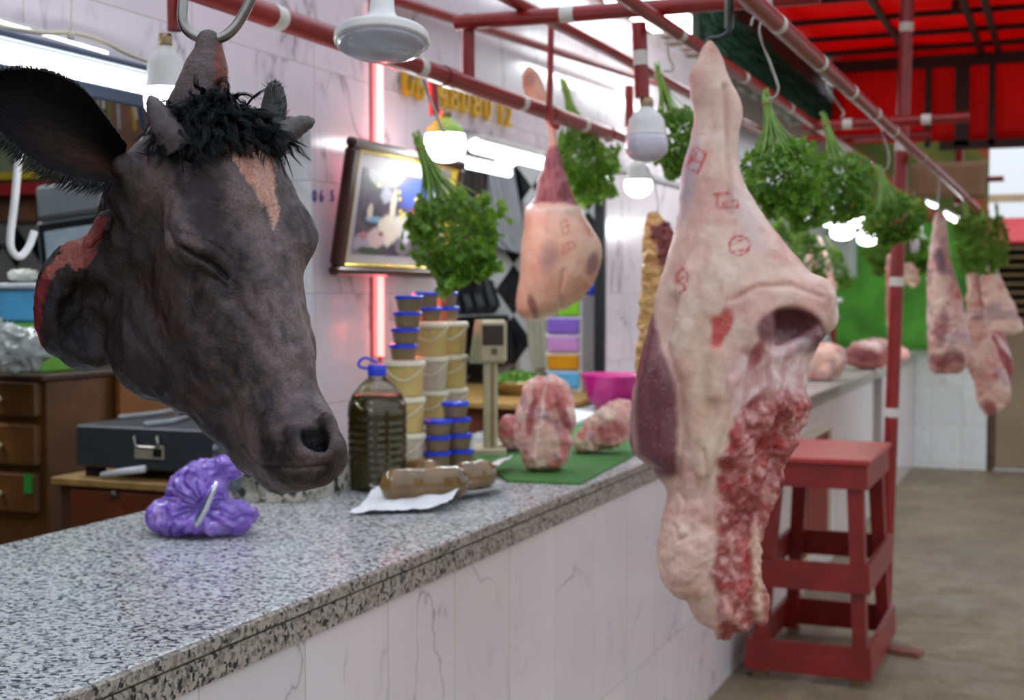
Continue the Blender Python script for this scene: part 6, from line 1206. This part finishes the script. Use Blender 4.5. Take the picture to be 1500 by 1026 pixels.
V, Q = sculpt(pf, (-75, 455, -32), (76, 545, 32), 2.4); n = vnormals(V, Q); V = V+n*(5*ridge(V+6*fbm(V, 1/20., 2)[:, None], 1/16., 3, 6)-2)[:, None]; W3 = uvw_world(V, 4.12); W3[:, 2] += zt+.001-W3[:, 2].min()
o = mesh_obj('clear_bag', W3, wind(W3, Q), mat('cloudy_film', lin(170, 178, 176), .25, var=.25, vs=18, coat=.6), None, smooth=True); tag(o, 'heap of cloudy clear plastic bags on the drawer cabinet', 'bag')
def wf(p): return d_ell(p, (36, 416, 0), (22, 7, 10))
V, Q = sculpt(wf, (5, 400, -15), (65, 430, 15), 1.5); n = vnormals(V, Q); V = V+n*(3*ridge(V, 1/8., 2, 6))[:, None]; W3 = uvw_world(V, 4.45); W3[:, 2] += z2+.021-W3[:, 2].min(); tag(mesh_obj('white_film', W3, wind(W3, Q), mat('milky_film', lin(206, 206, 196), .4), None, smooth=True), 'wad of white film lying on the blue tub', 'plastic')
mb = MB(); q = on(52, 536, 2, zt); mb.box((q.x-.03, q.y-.02, zt+.001), (q.x+.035, q.y+.02, zt+.042), .005); tag(mb.build('black_box', mat('black_gadget', lin(24, 26, 32), .35)), 'small black box on the corner of the drawer cabinet', 'box')
for px, col, nm in ((14, (200, 190, 60), 'yellow'), (34, (206, 206, 200), 'white')): q = on(px, 544, 2, zt); tag(MB().lathe(Vector((q.x, q.y+.02, zt+.001)), [(.001, 0), (.013, 0), (.014, .012), (.001, .014)], 14).build('bottle_cap', mat(nm+'_cap', lin(*col), .4), auto=40), nm+' cap lying on the top of the drawer cabinet', 'cap')
# monitor on its stand, and the grey printer over it
mo = thing('monitor', 'tilted grey monitor with pale screen left of the cow cheek', 'monitor', (on(110, 540, 1, 3.75).x, 3.75, zt)); ym = 3.78
cs = [on(x, y, 1, ym) for x, y in ((62, 418), (168, 404), (160, 306), (48, 328))]; cc = sum(cs, Vector())/4; xr_ = (cs[1]-cs[0]).normalized(); yr_ = (cs[3]-cs[0]); yr_ = (yr_-xr_*yr_.dot(xr_)).normalized(); hw, hh2 = (cs[1]-cs[0]).length/2, (cs[3]-cs[0]).length/2; nr = xr_.cross(yr_)
def ob(p, a, b_, c_, bev, nm, m_): mb = MB(); mb.obox(p, xr_, yr_, nr, a, b_, c_, bev); return mb.build(nm, m_, mo)
ob(cc-nr*.02, hw, hh2, .02, .006, 'housing', mat('silver_plastic', lin(128, 132, 138), .4)); ob(cc+nr*.0015, hw*.93, hh2*.9, .002, .001, 'bezel', BLKM); ob(cc+nr*.004, hw*.76, hh2*.66, .001, 0, 'screen', mat('pale_screen', lin(150, 164, 176), .15))
MB().box((cc.x-.03, ym+.03, zt+.01), (cc.x+.03, ym+.055, cc.z)).build('neck', BLKM, mo); MB().box((cc.x-.1, ym-.06, zt), (cc.x+.1, ym+.12, zt+.012), .004).build('foot', BLKM, mo)
pr_ = MB(); tc_ = cc+yr_*(hh2+.062)+xr_*.004; pr_.obox(tc_-nr*.03, xr_, yr_, nr, hw*.9, .06, .05, .014); ptg = thing('label_printer', 'silver boxy device resting on top of the tilted monitor', 'appliance', tuple(tc_-yr_*.06)); pr_.build('housing', mat('silver_grey', lin(120, 124, 130), .35, metal=.2), ptg)
MB().tube(curve([tc_+xr_*.07+yr_*.055, tc_+xr_*.11+yr_*.05, tc_+xr_*.13-yr_*.0, tc_+xr_*.135-yr_*.05], 6), .014, 12).build('hose', mat('grey_hose', lin(150, 154, 160), .4), ptg, smooth=True)
# white cable hanging in the opening
o = MB().tube(curve([on(x, y, 0, WX-.15) for x, y in ((29, 150), (28, 215), (22, 290), (15, 350), (19, 370), (30, 376), (42, 362), (50, 340))], 8), .009, 10).build('white_cable', mat('white_cable', lin(206, 206, 206), .45), smooth=True); tag(o, 'thick white cable hanging in a loop at the left edge', 'cable')
# high cupboard on the shop wall and the utensils hanging before it
yy = 5.0; xl = on(-40, 200, 1, yy).x; xr = on(330, 200, 1, yy).x; zlo = on(30, 324, 1, yy).z; cp = thing('wall_cupboard', 'brown wooden cupboard with red ledge high inside the shop', 'cupboard', ((xl+xr)/2, yy+.15, zlo))
MB().box((xl, yy, zlo), (xr, yy+.3, 2.6)).build('carcass', mat('brown_board', lin(92, 62, 46), .6, var=.4, vs=5), cp); za_, zb2 = on(30, 270, 1, yy).z, on(30, 287, 1, yy).z; MB().box((xl, yy-.06, zb2), (xr, yy, za_)).build('ledge', mat('red_ledge', lin(140, 34, 36), .45), cp)
xq = on(60, 200, 1, yy).x; MB().box((xl, yy-.012, on(30, 262, 1, yy).z), (xq, yy, on(30, 160, 1, yy).z)).build('panel', mat('pale_green_panel', lin(110, 116, 92), .5, var=.3, vs=9), cp); MB().box((xl, yy-.016, on(30, 263, 1, yy).z), (xq, yy-.011, on(30, 252, 1, yy).z)).build('yellow_edge', mat('yellow_edge', lin(170, 150, 40), .5), cp)
for k, (px, y0, y1, w_, col, nm) in enumerate(((119, 118, 150, 5, (96, 110, 70), 'green handled'), (128, 122, 156, 6, (170, 174, 184), 'pale grey'), (141, 124, 172, 5, (160, 164, 160), 'dull steel'), (148, 126, 160, 6, (196, 200, 210), 'bright steel'), (157, 128, 178, 6, (110, 124, 70), 'olive'), (171, 130, 190, 6, (150, 158, 170), 'long grey'), (196, 148, 176, 5, (186, 192, 204), 'short bright'), (194, 166, 192, 6, (190, 150, 40), 'yellow'), (206, 158, 190, 10, (66, 80, 110), 'dark blue'))):
    a, b_ = on(px, y0-6, 0, WX-.5), on(px+4, y1, 0, WX-.5); mb = MB(); mb.bar(a, b_, w_*.0017, .006, bev=.002); mb.tube([a, a+Vector((0, 0, .03))], .003, 6); tag(mb.build('hanging_utensil', mat('utensil_'+nm.replace(' ', '_'), lin(*col), .35, metal=.3), auto=40), nm+' utensil hanging in the left opening above the cow ear', 'utensil')
mb = MB(); a, b_ = on(100, 118, 0, WX-.5), on(225, 150, 0, WX-.5); a.z = b_.z = max(a.z, b_.z)+.04; mb.bar(a, b_, .01, .01); tag(mb.build('utensil_rail', BLKM), 'black rail carrying the utensils inside the left opening', 'rail')
strip((-3.6, 1.4, 2.9), (-3.6, 4.4, 2.9), .05, .05, 'unseen tube light added on the ceiling inside the shop', e=38)  # out of view, added to brighten the inside of the shop
strip((-2.9, 5.0, 2.9), (-2.9, 6.4, 2.9), .05, .05, 'second unseen tube light added on the shop ceiling near the diamond tiles', e=22)  # another hidden tube, added to light the back of the shop
# ================================================================ light
w = bpy.data.worlds.new('overcast'); SC.world = w; w.use_nodes = True; nt = w.node_tree; bg = nt.nodes['Background']
tc = N(nt, 'ShaderNodeTexCoord'); sp = N(nt, 'ShaderNodeSeparateXYZ'); L(nt, tc.outputs['Generated'], sp.inputs[0]); mr = N(nt, 'ShaderNodeMapRange'); L(nt, sp.outputs['Z'], mr.inputs[0]); mr.inputs[1].default_value = -1; mr.inputs[2].default_value = 1
c = ramp(nt, mr.outputs[0], [(0, (.10, .09, .08)), (.49, (.14, .13, .12)), (.505, (.50, .53, .56)), (.6, (.66, .72, .80)), (1, (.95, 1.05, 1.2))]); L(nt, c, bg.inputs[0]); bg.inputs[1].default_value = 1.5
SC.view_settings.view_transform = 'Standard'; SC.view_settings.look = 'None'; SC.view_settings.gamma = 1; SC.view_settings.exposure = 0.0; SC.view_settings.use_curve_mapping = False
# repeats share a group
GR = {'light_bulb': 'bulbs hanging over the stalls', 'pipe': 'red pipes of the hanging frame', 'beef_cut': 'cuts of meat on the worktops', 'stuffed_sausage': 'brown stuffed sausages on the plate', 'hanging_utensil': 'utensils hanging in the left opening', 'tube_light': 'tube lights of the stalls', 'hanging_joint': 'pale joints among the long parsley bunches', 'ceiling_light': 'bright ceiling panels', 'grey_clip': 'grey plastic strips on the black machine'}
for o in list(bpy.data.objects):
    if o.parent is None and 'label' in o and 'group' not in o and o.name.split('.')[0] in GR: o['group'] = GR[o.name.split('.')[0]]
